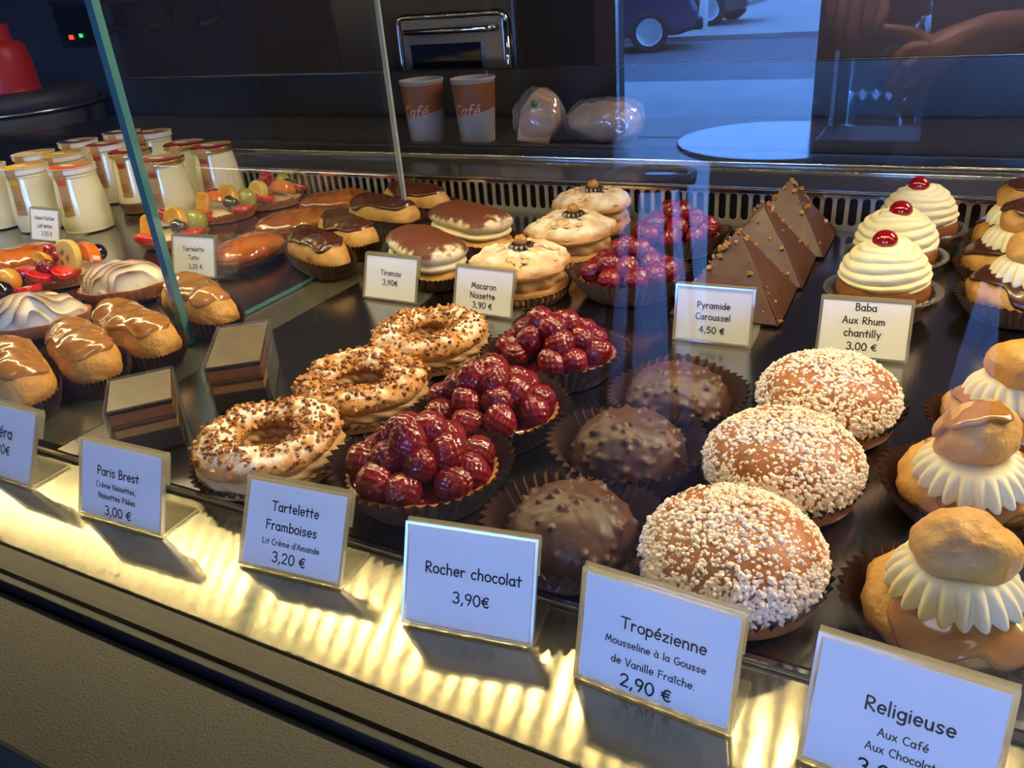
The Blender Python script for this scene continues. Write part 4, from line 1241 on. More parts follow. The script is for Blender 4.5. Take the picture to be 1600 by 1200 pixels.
for x, y, a, s, l, kind in FT:
    t, circ = fruit_tart(l, s)
    t.location, t.rotation_euler, t.scale = (x, y, 0), (0, 0, a), (.92,) * 3
    half = [(.017 * math.cos(PI * i / 14), .013 * math.sin(PI * i / 14)) for i in range(15)]
    if kind == 'A':
        banana_disc(t, (.017, .004, .034), (1.25, .0, .55), .0185)
        f_slice('peach_slice', t, m_peach, [(q[0] * 1.5, q[1] * 1.4) for q in half], .012, (.016, .024, .026), (1.2, 0, .3))
        f_currants(t, (-.004, -.006, .033), 9, 5)
        link('raspberry', RASP[1], t, (.016, -.022, .0255)).rotation_euler = (.4, .3, 1)
        f_straw(t, (-.003, -.041, .022), (1.4, .2, 1.2), 1.1); f_straw(t, (.024, -.03, .02), (1.5, .3, .9), 1.15); f_straw(t, (.031, -.004, .02), (1.5, .2, .2), 1.1)
        f_ball('black_grape', t, m_blackgrape, .009, (.0, .04, .029))
        f_slice('kiwi_piece', t, m_kiwi, circ(.008), .007, (-.014, -.02, .031), (1.2, .3, 0))
        f_slice('pineapple_piece', t, m_pine, half, .008, (-.002, -.026, .027), (1.1, .2, .4))
    elif kind == 'B':
        f_ball('black_grape', t, m_blackgrape, .0115, (.022, .018, .026))
        f_ball('green_grape', t, m_pine, .012, (.004, .028, .034))
        f_straw(t, (.022, .042, .022), (1.3, .1, 2.0), 1.2)
        f_straw(t, (.02, -.01, .022), (1.4, .1, .8), 1.1)
        f_currants(t, (.012, .004, .03), 5, 9)
    else:
        if kind == 'D':
            f_slice('banana_slice', t, m_banana, circ(.015), .012, (.012, -.022, .028), (1.3, .2, .4))
            f_slice('peach_slice', t, m_peach, [(q[0] * 1.2, q[1] * 1.3) for q in half], .014, (.022, .012, .022), (1.1, 0, .5))
            f_currants(t, (-.004, -.002, .035), 11, 7)
            f_ball('black_grape', t, m_blackgrape, .0095, (.006, .028, .029)); f_ball('green_grape', t, m_grape, .0105, (-.01, .024, .034))
            f_straw(t, (.008, .045, .024), (1.2, .1, .4)); f_straw(t, (.028, -.014, .02), (1.5, .2, .8)); f_straw(t, (.0, -.046, .022), (1.3, .1, 1.1))
        else:
            f_slice('melon_piece', t, m_pine, [(-.008, -.014), (.008, -.014), (.009, .010), (.005, .015), (-.005, .015), (-.009, .01)], .011, (.006, -.03, .029), (1.25, .1, .9))
            f_slice('pineapple_piece', t, m_pine, [(q[0] * 1.1, q[1] * 1.6) for q in half], .010, (.012, .004, .028), (1.25, 0, .5))
            f_ball('black_grape', t, m_blackgrape, .0100, (.024, .008, .027), 1.15)
            f_ball('green_grape', t, m_grape, .0125, (.018, .033, .028), .95, 1.1)
            f_currants(t, (-.008, -.012, .034), 6, s)
            f_straw(t, (.023, -.036, .019), (1.45, .2, 1.0), 1.15); f_straw(t, (.030, .02, .019), (1.45, .2, .1), 1.1); f_straw(t, (-.01, .044, .022), (1.3, .3, 2.2))
            if kind == 'C' and s == 133:
                f_slice('kiwi_piece', t, m_kiwi, circ(.008), .007, (-.012, .012, .038), (1.0, .5, 0))
            else:
                f_slice('peach_slice', t, m_peach, half, .011, (.006, -.014, .03), (1.2, 0, .5))

    for c in t.children:
        if c.name.split('.')[0] not in ('tart_shell', 'custard', 'paper_case'):
            c.scale = [q * (1.32 if kind == 'A' else 1.32) for q in c.scale]
            c.location.z += .003
            c.location.x *= 1.06
            c.location.y *= 1.06

# --- opera slices
def opera(label, w, l, rot, lean_cap=True):
    t = thing('opera_slice', label, 'cake slice', group='opera cake slices')
    lays = [(.0, .012, m_opera[3]), (.012, .0175, m_opera[2]), (.0175, .0205, m_opera[0]), (.0205, .0275, m_opera[1]), (.0275, .0295, m_darkchoc)]
    for i, (a, b, m) in enumerate(lays):
        e = .0006 * (i % 2)
        MB().box(-w / 2 + e, w / 2 - e, -l / 2 + e, l / 2 - e, a + .0008, b + .0008).build('cake_layer' if i < 4 else 'chocolate_layer', m, t, smooth=False, bevel=.0008)
    MB().box(-w / 2, w / 2, -l / 2, l / 2, .0303, .0316).build('glaze_top', m_operatop, t, smooth=False, bevel=.0005)
    # clear film standing round three sides
    o = .0018
    path = [(-w / 2 - o, -l / 2 - .008), (-w / 2 - o, 0), (-w / 2 - o, l / 2), (-w / 2, l / 2 + o), (0, l / 2 + o), (w / 2, l / 2 + o), (w / 2 + o, l / 2), (w / 2 + o, 0), (w / 2 + o * 2.5, -l / 2 - .006)]
    V, F = extr(ribbon(path, .0003), .0008, .0325, 2)
    MB().add(V, F).build('clear_film', m_film, t, smooth=False)
    return t
t = opera('smaller opera slice standing between coffee eclair and Paris Brest tag', .045, .057, 0); t.location, t.rotation_euler = (-.522, .344, 0), (0, 0, .86); t.scale = (1, 1, 1.3)
t = opera('larger opera slice in clear film, at the foot of the glass divider', .042, .085, 0); t.location, t.rotation_euler = (-.508, .434, 0), (0, 0, .67); t.scale = (1, 1, 1.35)

# --- yogurt jars
def jar(kind, label):
    t = thing('yogurt_jar', label, 'yogurt jar', group='glass yogurt jars')
    V, F = rev([(0, .001), (.039, .001), (.0435, .005), (.0452, .014), (.0445, .026), (.0422, .045), (.0392, .064), (.037, .0765), (.0365, .083), (0, .084)], 60, m=44)
    if kind in ('custard',):
        b = MB().add(V, F)
        o = b.build('jar_body', m_jarglass, t)
        V2, F2 = rev([(0, .0008), (.0392, .0008), (.0439, .005), (.0459, .0145), (.0456, .017), (0, .0172)], 60, m=20)
        MB().add(V2, F2).build('caramel_layer', m_caramel, t)
    else:
        MB().add(V, F).build('jar_body', m_jarglass, t)
    gold = kind in ('custard', 'gold')
    col = {'custard': 'red', 'gold': 'red'}.get(kind, kind)
    if gold:
        V, F = rev([(.039, .079), (.0408, .0795), (.0405, .0835), (.039, .0858), (0, .0860)], 160, lambda TH, T, R, Z: (R * (1 + .008 * np.sin(60 * TH) * (T < .5)), Z), m=14)
        MB().add(V, F).build('foil_lid', m_foil, t)
    else:
        V, F = rev([(.0385, .0785), (.0405, .0785), (.0409, .080), (.0405, .0855), (.039, .0865), (0, .0866)], 60, m=16)
        MB().add(V, F).build('lid', m_lidwhite, t)
        V, F = rev([(.0372, .0735), (.0388, .074), (.0388, .0755), (.0372, .076)], 60)
        MB().add(V, F).build('glass_ring', m_jarglass, t)
    # paper seal: round print on the lid and a tongue running down the side
    ztop = .0869
    n = 40
    V = [(0, 0, ztop)] + [(.038 * math.cos(TAU * i / n), .038 * math.sin(TAU * i / n), ztop) for i in range(n)]
    F, mi = [], []
    b = MB()
    for i in range(n):
        a = TAU * (i + .5) / n
        b.add([V[0], V[1 + i], V[1 + (i + 1) % n]], [(0, 1, 2)], 0 if math.sin(a - .3) > .1 else 1)
    P = [(.019 * math.cos(TAU * i / 24) - .004, .0085 * math.sin(TAU * i / 24) - .006, ztop + .0003) for i in range(24)]
    b.add(P, [tuple(range(24))], 2)
    b.build('printed_seal', [m_kraft, m_lid[col], m_lidwhite], t, smooth=False)
    b = MB()
    prof = cr([(.0412, .0866), (.0415, .079), (.0398, .068), (.0412, .054), (.0435, .038), (.0448, .026)], 20)
    aw = .24
    a0 = -1.26
    V = [((r + .0006) * math.cos(a0 + aw * s), (r + .0006) * math.sin(a0 + aw * s), z) for r, z in prof for s in (-1, -.33, .33, 1)]
    F = [(i * 4 + j, i * 4 + j + 1, i * 4 + 4 + j + 1, i * 4 + 4 + j) for i in range(19) for j in range(3)]
    b.add(V, [f[::-1] for f in F], 0)
    for q, (z0, z1, mt) in enumerate([(.066, .073, 1)] + [(.0335 + .0021 * k, .0343 + .0021 * k, 2) for k in range(6)]):   # coloured flash and rows of fine print
        V = []
        for z in (z0, z1):
            r = np.interp(z, prof[::-1, 1], prof[::-1, 0]) + .001
            V += [(r * math.cos(a0 + aw * s), r * math.sin(a0 + aw * s), z) for s in (-.8, -.3, .3, .8 - .25 * (q % 3) * (q > 0))]
        b.add(V, [(0, 1, 5, 4), (1, 2, 6, 5), (2, 3, 7, 6)], mt)
    b.build('label_strip', [m_kraft, m_lid[col], m_nuts[1]], t, smooth=False)
    return t
J = [(-1.352, .749, 'cream', 'yogurt jar cut off by the left edge, front row'), (-1.2600, .7598, 'yellow', 'front row yogurt jar with a yellow lid behind the Yaourt Parfum tag'), (-1.1670, .7740, 'orange', 'front row yogurt jar with an orange printed lid'),
     (-1.365, .845, 'cream', 'second row jar with a plain cream lid'), (-1.289, .846, 'yellow', 'second row jar with a yellow lid behind the orange one'),
     (-1.1746, .8856, 'custard', 'gold-foiled custard jar with caramel at its bottom, torn foil'), (-1.0500, .8400, 'gold', 'gold-foiled jar just right of the divider edge'),
     (-1.385, .945, 'blue', 'jar with a blue printed lid, third row, left one'), (-1.288, .928, 'red', 'third row white-rimmed jar with a red print'), (-1.375, 1.03, 'blue', 'rearmost jar with a blue printed lid'),
     (-1.298, 1.035, 'red', 'rearmost white-rimmed jar with a red lid'), (-1.1204, .9500, 'gold', 'gold-rimmed jar in the middle of the rear row'), (-1.0430, .9350, 'gold', 'gold-rimmed jar at the right end, nearest the grille')]
protos = {}
for x, y, k, l in J:
    if k in protos:
        dup(protos[k], (x, y, 0), random.uniform(-.12, .12), l)
    else:
        protos[k] = t = jar(k, l)
        t.location, t.scale = (x, y, 0), (.81, .81, 1.12)
# ------------------------------------------------------------------ behind the counter
bc = thing('rear_worktop', 'dark worktop behind the pastry counter carrying cups and sandwiches', 'worktop', (0, 1.4, -.95))
MB().box(-1.98, 3.2, -.249, .08, .96, 1.0).build('worktop_slab', m_dark, bc, smooth=False, bevel=.003)
MB().box(-1.96, 3.2, -.22, .06, 0, .9595).build('cabinet', m_dark, bc, smooth=False)
MB().box(-1.98, 3.2, .0805, .095, .5, 1.086).build('upstand', m_dark, bc, smooth=False)
MB().add(*tube([(-1.98, .0875, 1.0875), (3.2, .0875, 1.0875)], .0022, 8)).build('steel_edge_trim', m_steel, bc)
ZW = .0502
def cup(label, x, y, stir):
    t = thing('paper_cup', label, 'paper cup', (x, y, ZW), .0, 'paper coffee cups')
    V, F = rev([(0, .002), (.0285, .002), (.029, 0), (.0295, .001), (.0365, .098), (.0375, .1), (.0385, .102), (.0375, .104), (.036, .102), (.0285, .006), (0, .006)], 64)
    b = MB().add(V, F)
    b.build('cup_wall', m_cupwhite, t)
    n = 64
    th = np.linspace(0, TAU, n, endpoint=False)
    V = []
    for k in range(12):
        z = (.050 + .006 * np.sin(th + 1.0)) * (1 - k / 11) + .0965 * k / 11
        r = .0296 + .007 * z / .098 + .0004
        V.append(np.stack([r * np.cos(th), r * np.sin(th), z], 1))
    MB().add(np.concatenate(V), grid_faces(12, n)).build('brown_sleeve_print', m_cupbrown, t)
    b = MB()
    def put(a, e):
        r = .0296 + .007 * e / .098 + .0009
        return (r * math.sin(a / .033), -r * math.cos(a / .033), e)
    text_mesh(b, 'Café', .0, .054, .046, put, .045, .35)
    b.build('script_lettering', m_cupprint, t, smooth=False)
    if stir:
        MB().add(*tube([(.010, .008, .008), (.022, .01, .112)], .0022, 8)).build('clear_stirrer', m_plastic, t)
    return t
cup('paper coffee cup on the left, behind the divider pane', -.8245, 1.222, False)
cup('paper coffee cup on the right with a clear stirrer', -.7285, 1.232, True)
def sandwich(label, loc, rot, tri, seed):
    t = thing('wrapped_sandwich', label, 'sandwich', loc, rot, 'cling-wrapped sandwiches')
    if tri:   # upright stack of slices
        for k in range(3):
            V, F = extr([(-.03, 0), (.022, 0), (.03, .03), (.02, .07), (-.012, .078), (-.028, .05)], -.009, .009, 1)
            o = MB().add(V, F).build('bread_slice', m_bread, t, (0, -.022 + .022 * k, .0065), smooth=False, bevel=.004)
            o.rotation_euler = (0, .18, 0)
        V, F = ell(.006, .004, .006, 10, 8)
        MB().add(V, F).build('salad_leaf', m_green, t, (.004, -.03, .068))
        V, F = ell(.043, .04, .047, 40, 24, (.004, 0, .044))
        V = lump(V, .006, 38, seed, (0, 0, .04), 4); V[:, 2] = np.maximum(V[:, 2], .0005)
    else:
        V, F = bar_body(.115, .040, .03, .034, seed, .004, 3.0)
        V = V @ roty(.10).T
        V[:, 2] = np.maximum(V[:, 2], .002)
        MB().add(V, F).build('bread_roll', m_bread, t)
        V, F = bar_body(.128, .045, .034, .036, seed + 4, .005, 3.0)
        V[:, 2] = np.maximum(V[:, 2], .0006)
    MB().add(V, F).build('cling_film', m_wrap, t)
    return t
sandwich('upright cling-wrapped sandwich with a salad leaf, right of the cups', (-.612, 1.235 + .035, ZW), .25, True, 3).location = (-.603, 1.21, ZW)
sandwich('rounded cling-wrapped sandwich lying beside the upright one', (-.4926, 1.225, ZW), 1.42, False, 9)
# oven with a steel frame, standing against the back wall units
bu = thing('rear_kitchen_units', 'dark kitchen units along the back wall with drawers and handles', 'kitchen unit', (0, 2.42, -.95))
MB().box(-4.4, 3.4, -.3, .32, 0, .80).build('unit_body', m_dark, bu, smooth=False)
MB().box(-4.4, 3.4, -.32, .32, .8005, .83).build('unit_top', m_steel, bu, smooth=False, bevel=.002)
for x in (-3.55, -2.95, -2.2, -1.5):
    d = MB().box(-.24, .24, -.018, 0, 0, .2).build('drawer_front', m_dark, bu, (x, -.3005, .58), smooth=False, bevel=.004)
    MB().add(*tube([(-.17, -.022, .13), (-.165, -.045, .13), (.165, -.045, .13), (.17, -.022, .13)], .009, 10)).build('drawer_handle', m_steel, d)
ov = thing('steel_oven', 'oven with a rounded steel door frame behind the paper cups', 'oven', (-1.03, 1.80, -.0))
MB().box(-.26, .21, -.22, .2, -.11, .42).build('oven_body', m_black, ov, smooth=False, bevel=.01)
fr = MB()
def rr(x0, x1, z0, z1, r, y):
    P = []
    for cx, cz, a in ((x1 - r, z1 - r, 0), (x0 + r, z1 - r, 90), (x0 + r, z0 + r, 180), (x1 - r, z0 + r, 270)):
        P += [(cx + r * math.cos(math.radians(a + k * 15)), y, cz + r * math.sin(math.radians(a + k * 15))) for k in range(7)]
    return P
P = rr(-.075, .190, .110, .236, .018, -.228)
fr.add(*tube(P + [P[0]], .006, 10))
fr.build('door_frame', m_chrome, ov)
MB().box(-.068, .183, -.227, -.2205, .119, .23).build('door_panel', m_steel, ov, smooth=False, bevel=.002)
MB().box(-.045, .13, -.232, -.2275, .132, .182).build('door_window', m_carglass, ov, smooth=False)
MB().add(*tube([(-.055, -.232, .208), (-.045, -.25, .208), (.155, -.25, .208), (.165, -.232, .208)], .006, 10)).build('door_handle', m_chrome, ov)
for x in (-.22, .15):
    MB().box(x - .02, x + .02, -.2, .15, -.1800, -.1105).build('foot', m_black, ov, smooth=False)
MB().box(-.28, .23, -.22, .2, -.185, -.1805).build('foot_plate', m_steel, ov, smooth=False)
sh = thing('oven_stand', 'dark low stand carrying the steel oven', 'stand', (-1.03, 1.80, -.95))
MB().box(-.29, .24, -.2, .2, 0, .764).build('stand_body', m_dark, sh, smooth=False)
# coffee machine far left
cm = thing('coffee_machine', 'dark coffee machine with knobs and small indicator lights on the rear units', 'coffee machine', (-2.6, 2.42, -.1195))
MB().box(-.5, .5, -.28, .28, .0, .12).build('machine_base', m_black, cm, smooth=False, bevel=.008)
MB().box(-.48, .48, .0, .26, .1205, .44).build('machine_back', m_dark, cm, smooth=False)
MB().box(-.5, .5, -.26, .28, .4405, .6).build('machine_head', m_dark, cm, smooth=False, bevel=.012)
MB().box(-.46, .46, -.27, -.2605, .46, .52).build('control_panel', m_steel, cm, smooth=False)
for x in (-.3, -.05, .2):
    V, F = rev([(0, 0), (.03, 0), (.028, .025), (.022, .03), (0, .03)], 24)
    o = MB().add(V, F).build('knob', m_black, cm, (x, -.271, .49)); o.rotation_euler = (PI / 2, 0, 0)
    MB().add(*tube([(x + .05, -.14, .44), (x + .05, -.14, .36), (x + .05, -.24, .35)], .018, 10)).build('filter_handle', m_black, cm)
MB().box(-.405, -.385, -.275, -.2705, .33, .345).build('red_indicator', m_ledred, cm, smooth=False)
MB().box(-.345, -.33, -.275, -.2705, .335, .348).build('green_indicator', m_ledgreen, cm, smooth=False)
MB().box(-.46, -.28, -.2700, -.26, .3, .4405).build('indicator_strip', m_black, cm, smooth=False)
# grey bin and the red bottle at the far left
bn = thing('grey_bin', 'tall round grey bin behind the yogurt jars at the left edge', 'bin', (-2.29, 1.40, -.95))
V, F = rev([(0, .001), (.20, .001), (.205, .01), (.228, 1.02), (.225, 1.03), (0, 1.03)], 64)
MB().add(V, F).build('bin_wall', m_bin, bn)
V, F = rev([(.229, 1.025), (.236, 1.026), (.238, 1.032), (.236, 1.037), (.228, 1.038)], 64)
MB().add(V, F).build('bin_rim', m_steel, bn)
V, F = rev([(.20, 1.031), (.222, 1.035), (.218, 1.07), (.20, 1.078), (0, 1.08)], 64)
MB().add(V, F).build('bin_lid', m_bin, bn)
rc = thing('red_bottle', 'red plastic bottle standing on the grey bin, cut by the left edge', 'bottle', (-2.215, 1.36, .1302))
V, F = rev([(0, .001), (.075, .001), (.08, .006), (.078, .08), (.068, .112), (.05, .122), (.048, .15), (.044, .158), (0, .16)], 48, m=50)
MB().add(V, F).build('bottle_body', m_redplastic, rc)
V, F = rev([(0, .158), (.036, .158), (.034, .178), (.028, .182), (0, .182)], 32)
MB().add(V, F).build('bottle_cap', m_redplastic, rc)
# ------------------------------------------------------------------ the shop and street behind the photographer, seen mirrored in the front glass
cb = thing('tall_drinks_cabinet', 'tall dark cabinet left of the shop door, mirrored in the front glass', 'cabinet', (-1.72, -2.25, FZ))
MB().box(-.6, .6, -.25, .25, .06, 2.1).build('cabinet_body', m_matt, cb, smooth=False, bevel=.01)
MB().box(-.56, .56, -.24, .24, 0, .0595).build('plinth', m_dark, cb, smooth=False)
MB().box(-.57, .5, .2505, .27, .12, 2.05).build('cabinet_door', m_matt, cb, smooth=False, bevel=.006)
MB().add(*tube([(.42, .272, .9), (.42, .30, .9), (.42, .30, 1.4), (.42, .272, 1.4)], .01, 8)).build('door_handle', m_steel, cb)
tb = thing('round_bistro_table', 'round pale blue bistro table mirrored in the front glass', 'table', (-.50, -2.30, FZ))
V, F = rev([(0, .71), (.26, .71), (.30, .712), (.307, .72), (.305, .729), (.3035, .731), (.302, .7312), (.30, .7312), (.29, .7312), (.15, .7312), (0, .7312)], 72)
MB().add(V, F).build('tabletop', m_tabletop, tb)
V, F = rev([(0, .001), (.22, .001), (.225, .012), (.20, .03), (.20, .66), (.225, .70), (.225, .7095), (0, .7095)], 48)
MB().add(V, F).build('pedestal', m_black, tb)  # wide solid drum, shaped to block the lit floor's reflection
st = thing('round_stool', 'round stool with a dark rim beside the bistro table, mirrored in the front glass', 'stool', (-.76, -1.86, FZ))
V, F = rev([(0, .70), (.105, .70), (.105, .712), (0, .713)], 48)
MB().add(V, F).build('seat', m_tabletop, st)
V, F = rev([(.106, .69), (.128, .69), (.130, .715), (.106, .718)], 48)
MB().add(V, F).build('seat_rim', m_black, st)
for k in range(4):
    a = PI / 4 + k * PI / 2
    MB().add(*tube([(.1 * math.cos(a), .1 * math.sin(a), .69), (.17 * math.cos(a), .17 * math.sin(a), 0)], .013, 8)).build('leg', m_black, st)
dp = thing('upright_shelf_post', 'slim steel-edged upright post right of the doorway, mirrored in the front glass', 'post', (-.45, -2.90, FZ))
MB().box(-.03, .03, -.06, .06, .0, 2.6).build('post', m_dark, dp, smooth=False, bevel=.004)
MB().box(-.031, -.016, .0605, .068, .0, 2.6).build('steel_edge', m_chrome, dp, smooth=False)
lc = MB().box(-.305, -.02, -1.93, -1.73, FZ, -.112).build('floor_blocker_box', m_black, smooth=False, bevel=.004)  # added dark box, keeps the bright floor out of the glass reflection
tag(lc, 'low dark box beside the bistro table, added to block the bright floor reflection', 'cabinet')
# shrink-wrapped drink packs stacked under the window
def bottle_mesh():
    V, F = rev([(0, .002), (.036, .002), (.041, .01), (.041, .06), (.037, .075), (.041, .09), (.041, .19), (.034, .225), (.016, .25), (.014, .262), (0, .262)], 14, m=26)
    return MB().add(V, F).mesh('bottle', m_bottle)
BM = bottle_mesh()
lab_me = MB().add(*rev([(.0418, .095), (.0418, .18)], 14)).mesh('bottle_label', m_teagreen)
cap_me = MB().add(*rev([(.017, .252), (.017, .272), (0, .272)], 10)).mesh('bottle_cap', m_white)
def pack(x, y, z, label, tea):
    t = thing('drinks_pack', label, 'drinks pack', (x, y, z), 0, 'shrink-wrapped drink packs')
    for i in range(4):
        for j in range(2):
            p = (-.1305 + .087 * i, -.0435 + .087 * j, .002)
            o = link('bottle', BM, t, p); o.scale = (1, 1, .94)
            link('bottle_cap', cap_me, o)
            if tea: link('bottle_label', lab_me, o)
    V, F = extr(rr2(-.18, .18, -.092, .092, .04), .0, .261, 2)
    MB().add(V, F).build('shrink_wrap', m_shrink, t, smooth=False, bevel=.01)
    if tea:
        b = MB()
        for r, yy, mi in ((.062, .0, 0), (.056, .0005, 1)):
            b.add([(r * math.cos(TAU * i / 32), .0935 + yy, .135 + r * math.sin(TAU * i / 32)) for i in range(32)], [tuple(range(32))[::-1]], mi)
        b.add([(.052 * math.cos(TAU * i / 32), .0946, .135 + .021 * math.sin(TAU * i / 32)) for i in range(32)], [tuple(range(32))[::-1]], 2)
        text_mesh(b, 'Lipton', 0, .137, .075, lambda a, e: (-a, .0952, e), .06)
        n3 = 3
        b.mi = b.mi[:n3] + [3] * (len(b.mi) - n3)
        o = b.build('round_logo', [m_white, m_teagreen, m_teared, m_white], t, smooth=False)
        o.scale = (1, 1, .58); o.location = (.085, 0, .055)
    return t
def rr2(x0, x1, y0, y1, r):
    return [(p[0], p[2]) for p in rr(x0, x1, y0, y1, r, 0)]
for k, x in enumerate((-.585, -.20)):
    w = ('by the door post', 'behind the person')[k]
    z = FZ - .0195
    for sz, tea, nm in ((1.1, False, 'bottom water pack on the pavement ' + w), (1.9, True, 'tall iced tea pack with a round green logo ' + w), (1.1, False, 'water pack on top of the iced tea ' + w)):
        t = pack(x, -6.52, z, nm, tea)
        t.scale = (1.06, 1.06, sz)
        z += .262 * sz + .002
# street things
bo = thing('white_bollard', 'white bollard on the pavement mirrored near the top of the glass', 'bollard', (-4.79, -16.9, FZ - .0195))
V, F = rev([(0, 0), (.085, 0), (.085, .9), (.06, .96), (0, .98)], 24)
MB().add(V, F).build('post', m_white, bo)
def car(name, loc, rz, paint, label):
    t = thing(name, label, 'car', loc, rz, 'parked cars')
    prof = [(-2.1, .32), (-2.12, .62), (-2.0, .86), (-1.75, .95), (-1.35, 1.38), (-.9, 1.46), (.35, 1.44), (1.0, .98), (1.85, .84), (2.08, .66), (2.1, .34), (1.75, .24), (-1.8, .24)]
    V, F = extr(prof, -.85, .85, 1)
    MB().add(V, F).build('car_body', paint, t, smooth=False, bevel=.09)
    for s in (-1, 1):
        V, F = extr([(-1.28, .98), (-1.08, 1.33), (-.86, 1.38), (.3, 1.37), (.78, 1.0)], s * .845, s * .856, 1)
        MB().add(V, F).build('side_window', m_carglass, t, smooth=False)
        for x in (-1.3, 1.3):
            V, F = rev([(.0, -.1), (.24, -.1), (.31, -.1), (.325, -.08), (.325, .08), (.31, .1), (.22, .1), (.2, .08), (0, .08)], 36)
            V = V @ rotx(-s * PI / 2).T
            w = MB().add(V, F).build('wheel', m_tyre, t, (x, s * .79, .325))
            b = MB()
            V, F = rev([(0, .104), (.05, .11), (.2, .098), (.215, .104)], 36)
            b.add(V @ rotx(-s * PI / 2).T, F)
            b.build('hub_cap', m_alloy, w)
        MB().box(-2.14, -2.04, s * .62 - .17, s * .62 + .17, .66, .84).build('tail_light', m_taillight, t, smooth=False, bevel=.02)
        MB().box(2.0, 2.12, s * .6 - .16, s * .6 + .16, .58, .7).build('headlight', m_alloy, t, smooth=False, bevel=.02)
    MB().box(-2.2, -1.9, -.83, .83, .3, .5).build('rear_bumper', m_black, t, smooth=False, bevel=.05)
    return t
car('parked_car', (-6.35, -14.0, FZ - .099), 2.75, m_blueCar, 'dark blue parked car whose rear wheel is mirrored left of the bollard')
car('parked_car', (-6.2, -18.8, FZ - .0195), .05, m_brownCar, 'brownish parked car further up the street behind the bollard')
# ------------------------------------------------------------------ the person standing behind the photographer (mirrored in the glass)
def skin(name, joints, edges, root, m, parent, sub=2):
    """joints: {key: (co, radius or (rx, ry))}; grows one continuous surface and bakes it to a mesh"""
    keys = list(joints)
    bm = bmesh.new()
    lay = bm.verts.layers.skin.verify()
    vs = {}
    for k in keys:
        co, r = joints[k]
        v = bm.verts.new(co)
        v[lay].radius = (r, r) if np.isscalar(r) else r
        v[lay].use_root = (k == root)
        vs[k] = v
    for a, b in edges:
        bm.edges.new((vs[a], vs[b]))
    me = bpy.data.meshes.new(name)
    bm.to_mesh(me)
    bm.free()
    o = bpy.data.objects.new(name, me)
    C.objects.link(o)
    k = o.modifiers.new('skin', 'SKIN'); k.use_smooth_shade = True; k.branch_smoothing = .3
    s = o.modifiers.new('sub', 'SUBSURF'); s.levels = sub; s.render_levels = sub
    dg = bpy.context.evaluated_depsgraph_get()
    me2 = bpy.data.meshes.new_from_object(o.evaluated_get(dg))
    bpy.data.objects.remove(o)
    me2.name = name
    me2.materials.clear(); me2.materials.append(m)
    for p in me2.polygons: p.use_smooth = True
    return link(name, me2, parent)
pr = thing('person', 'person in a dark coat with both hands held before the waist, mirrored upper right', 'person', (.095, -1.24, FZ))
B = {  # local: z from the floor, faces +y
 'pelvis': ((0, 0, .94), (.15, .11)), 'waist': ((0, .0, 1.08), (.13, .10)), 'chest': ((0, .0, 1.28), (.155, .105)), 'neck0': ((0, -.01, 1.43), (.06, .06)), 'neck': ((0, .0, 1.50), (.05, .05)),
 'head0': ((0, .02, 1.57), (.07, .085)), 'head1': ((0, .025, 1.65), (.075, .095)), 'head2': ((0, .015, 1.73), (.06, .075))}
E_ = [('pelvis', 'waist'), ('waist', 'chest'), ('chest', 'neck0'), ('neck0', 'neck'), ('neck', 'head0'), ('head0', 'head1'), ('head1', 'head2')]
HANDS = {
 -1: dict(sh=(-.18, -.01, 1.39), el=(-.235, .02, 1.12), wr=(-0.240, 0.200, 1.255), pm=(-0.250, 0.262, 1.225), f=[((-0.227, 0.300, 1.185), (-0.227, 0.315, 1.150), (-0.231, 0.300, 1.130)), ((-0.245, 0.312, 1.175), (-0.245, 0.325, 1.132), (-0.243, 0.308, 1.110)), ((-0.263, 0.305, 1.175), (-0.263, 0.315, 1.140), (-0.259, 0.300, 1.120)), ((-0.277, 0.292, 1.182), (-0.277, 0.300, 1.155), (-0.273, 0.288, 1.138))], th=((-0.220, 0.262, 1.195), (-0.210, 0.285, 1.165), (-0.220, 0.300, 1.138))),
 1: dict(sh=(.18, -.01, 1.39), el=(.17, .05, 1.10), wr=(-0.080, 0.200, 1.130), pm=(-0.135, 0.235, 1.105), f=[((-0.175, 0.262, 1.115), (-0.195, 0.268, 1.090), (-0.178, 0.262, 1.075)), ((-0.175, 0.268, 1.092), (-0.192, 0.272, 1.065), (-0.174, 0.264, 1.053)), ((-0.168, 0.268, 1.068), (-0.182, 0.270, 1.042), (-0.165, 0.262, 1.032)), ((-0.158, 0.264, 1.046), (-0.168, 0.265, 1.022), (-0.154, 0.258, 1.015))], th=((-0.165, 0.245, 1.130), (-0.195, 0.255, 1.138), (-0.228, 0.262, 1.142)))}
for s, h in HANDS.items():
    k = 'L' if s < 0 else 'R'
    B['sh' + k] = (h['sh'], (.06, .06)); B['el' + k] = (h['el'], (.042, .042)); B['wr' + k] = (h['wr'], (.027, .024)); B['pm' + k] = (h['pm'], (.036, .020))
    E_ += [('chest', 'sh' + k), ('sh' + k, 'el' + k), ('el' + k, 'wr' + k), ('wr' + k, 'pm' + k)]
    for i, ch in enumerate(h['f'] + [h['th']]):
        prev = 'pm' + k if i < 4 else 'pm' + k
        for j, co in enumerate(ch):
            B[f'f{k}{i}{j}'] = (co, (.0098, .0092, .0085)[j])
            E_.append((prev, f'f{k}{i}{j}')); prev = f'f{k}{i}{j}'
    x = s * .095
    B['hip' + k] = ((x, 0, .86), (.085, .085)); B['kn' + k] = ((x * 1.1, .02, .5), (.055, .055)); B['an' + k] = ((x * 1.1, -.01, .09), (.036, .036)); B['to' + k] = ((x * 1.25, .14, .035), (.036, .025))
    E_ += [('pelvis', 'hip' + k), ('hip' + k, 'kn' + k), ('kn' + k, 'an' + k), ('an' + k, 'to' + k)]
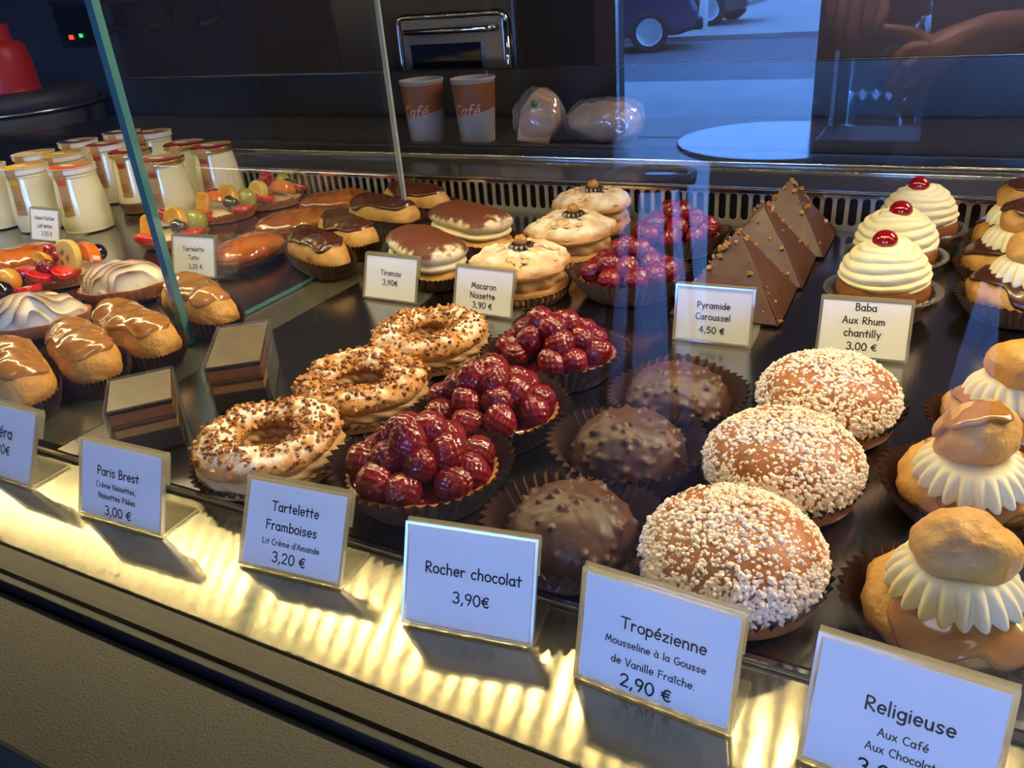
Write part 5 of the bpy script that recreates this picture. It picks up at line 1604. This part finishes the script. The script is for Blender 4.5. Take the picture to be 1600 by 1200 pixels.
body = skin('body', B, E_, 'pelvis', m_skin, pr)
CO = {'hem': ((0, 0, .80), (.20, .15)), 'waist': ((0, 0, 1.06), (.18, .135)), 'chest': ((0, 0, 1.28), (.20, .14)), 'top': ((0, -.01, 1.42), (.10, .09)), 'col': ((0, -.005, 1.485), (.072, .072))}
CE = [('hem', 'waist'), ('waist', 'chest'), ('chest', 'top'), ('top', 'col')]
for s, h in HANDS.items():
    k = 'L' if s < 0 else 'R'
    w = np.array(h['wr']); e = np.array(h['el'])
    CO['s' + k] = (h['sh'], (.085, .085)); CO['e' + k] = (h['el'], (.062, .062)); CO['c' + k] = (tuple(e + (w - e) * .9), (.047, .047))
    CE += [('chest', 's' + k), ('s' + k, 'e' + k), ('e' + k, 'c' + k)]
skin('coat', CO, CE, 'waist', m_coat, pr)
TRO = {'w': ((0, 0, .93), (.17, .13))}
TE = []
for s in (-1, 1):
    x = s * .098
    TRO[f'h{s}'] = ((x, 0, .82), (.105, .105)); TRO[f'k{s}'] = ((x * 1.1, .02, .5), (.078, .078)); TRO[f'a{s}'] = ((x * 1.1, -.01, .08), (.06, .06))
    TE += [('w', f'h{s}'), (f'h{s}', f'k{s}'), (f'k{s}', f'a{s}')]
skin('trousers', TRO, TE, 'w', m_trouser, pr)
for s in (-1, 1):
    V, F = bar_body(.27, .05, .04, .03, 5, .001, 3, 20, 20, .0005)
    MB().add(V, F).build('shoe', m_black, pr, (s * .112, .045, 0))
V, F = ell(.092, .108, .105, 36, 24)
V = lump(V, .004, 40, 2)
V[:, 1] = np.where((V[:, 1] > .03) & (V[:, 2] < .045), .03 + (V[:, 1] - .03) * .1, V[:, 1])
MB().add(V, F).build('hair', m_hair, pr, (0, .01, 1.685))
for s in (-1, 1):
    V, F = ell(.011, .006, .007, 14, 10)
    e = MB().add(V, F).build('eye', m_white, pr, (s * .031, .112, 1.655))
    V, F = ell(.005, .002, .005, 12, 8)
    MB().add(V, F).build('iris', m_black, e, (0, .0055, 0))
    V, F = ell(.010, .018, .028, 14, 10)
    MB().add(V, F).build('ear', m_skin, pr, (s * .083, .012, 1.645))
V, F = rev([(0, -.026), (.016, -.02), (.012, 0), (.006, .022), (0, .028)], 16, m=14)
MB().add(V, F).build('nose', m_skin, pr, (0, .118, 1.63))
V, F = ell(.024, .006, .007, 16, 10)
MB().add(V, F).build('mouth', m_straw, pr, (0, .108, 1.588))
V, F = rev([(.0095, -.002), (.0112, -.002), (.0112, .002), (.0095, .002)], 24)
o = MB().add(V, F).build('silver_ring', m_chrome, pr, (-.180, .269, 1.088))
o.rotation_euler = (.5, 1.1, 0)
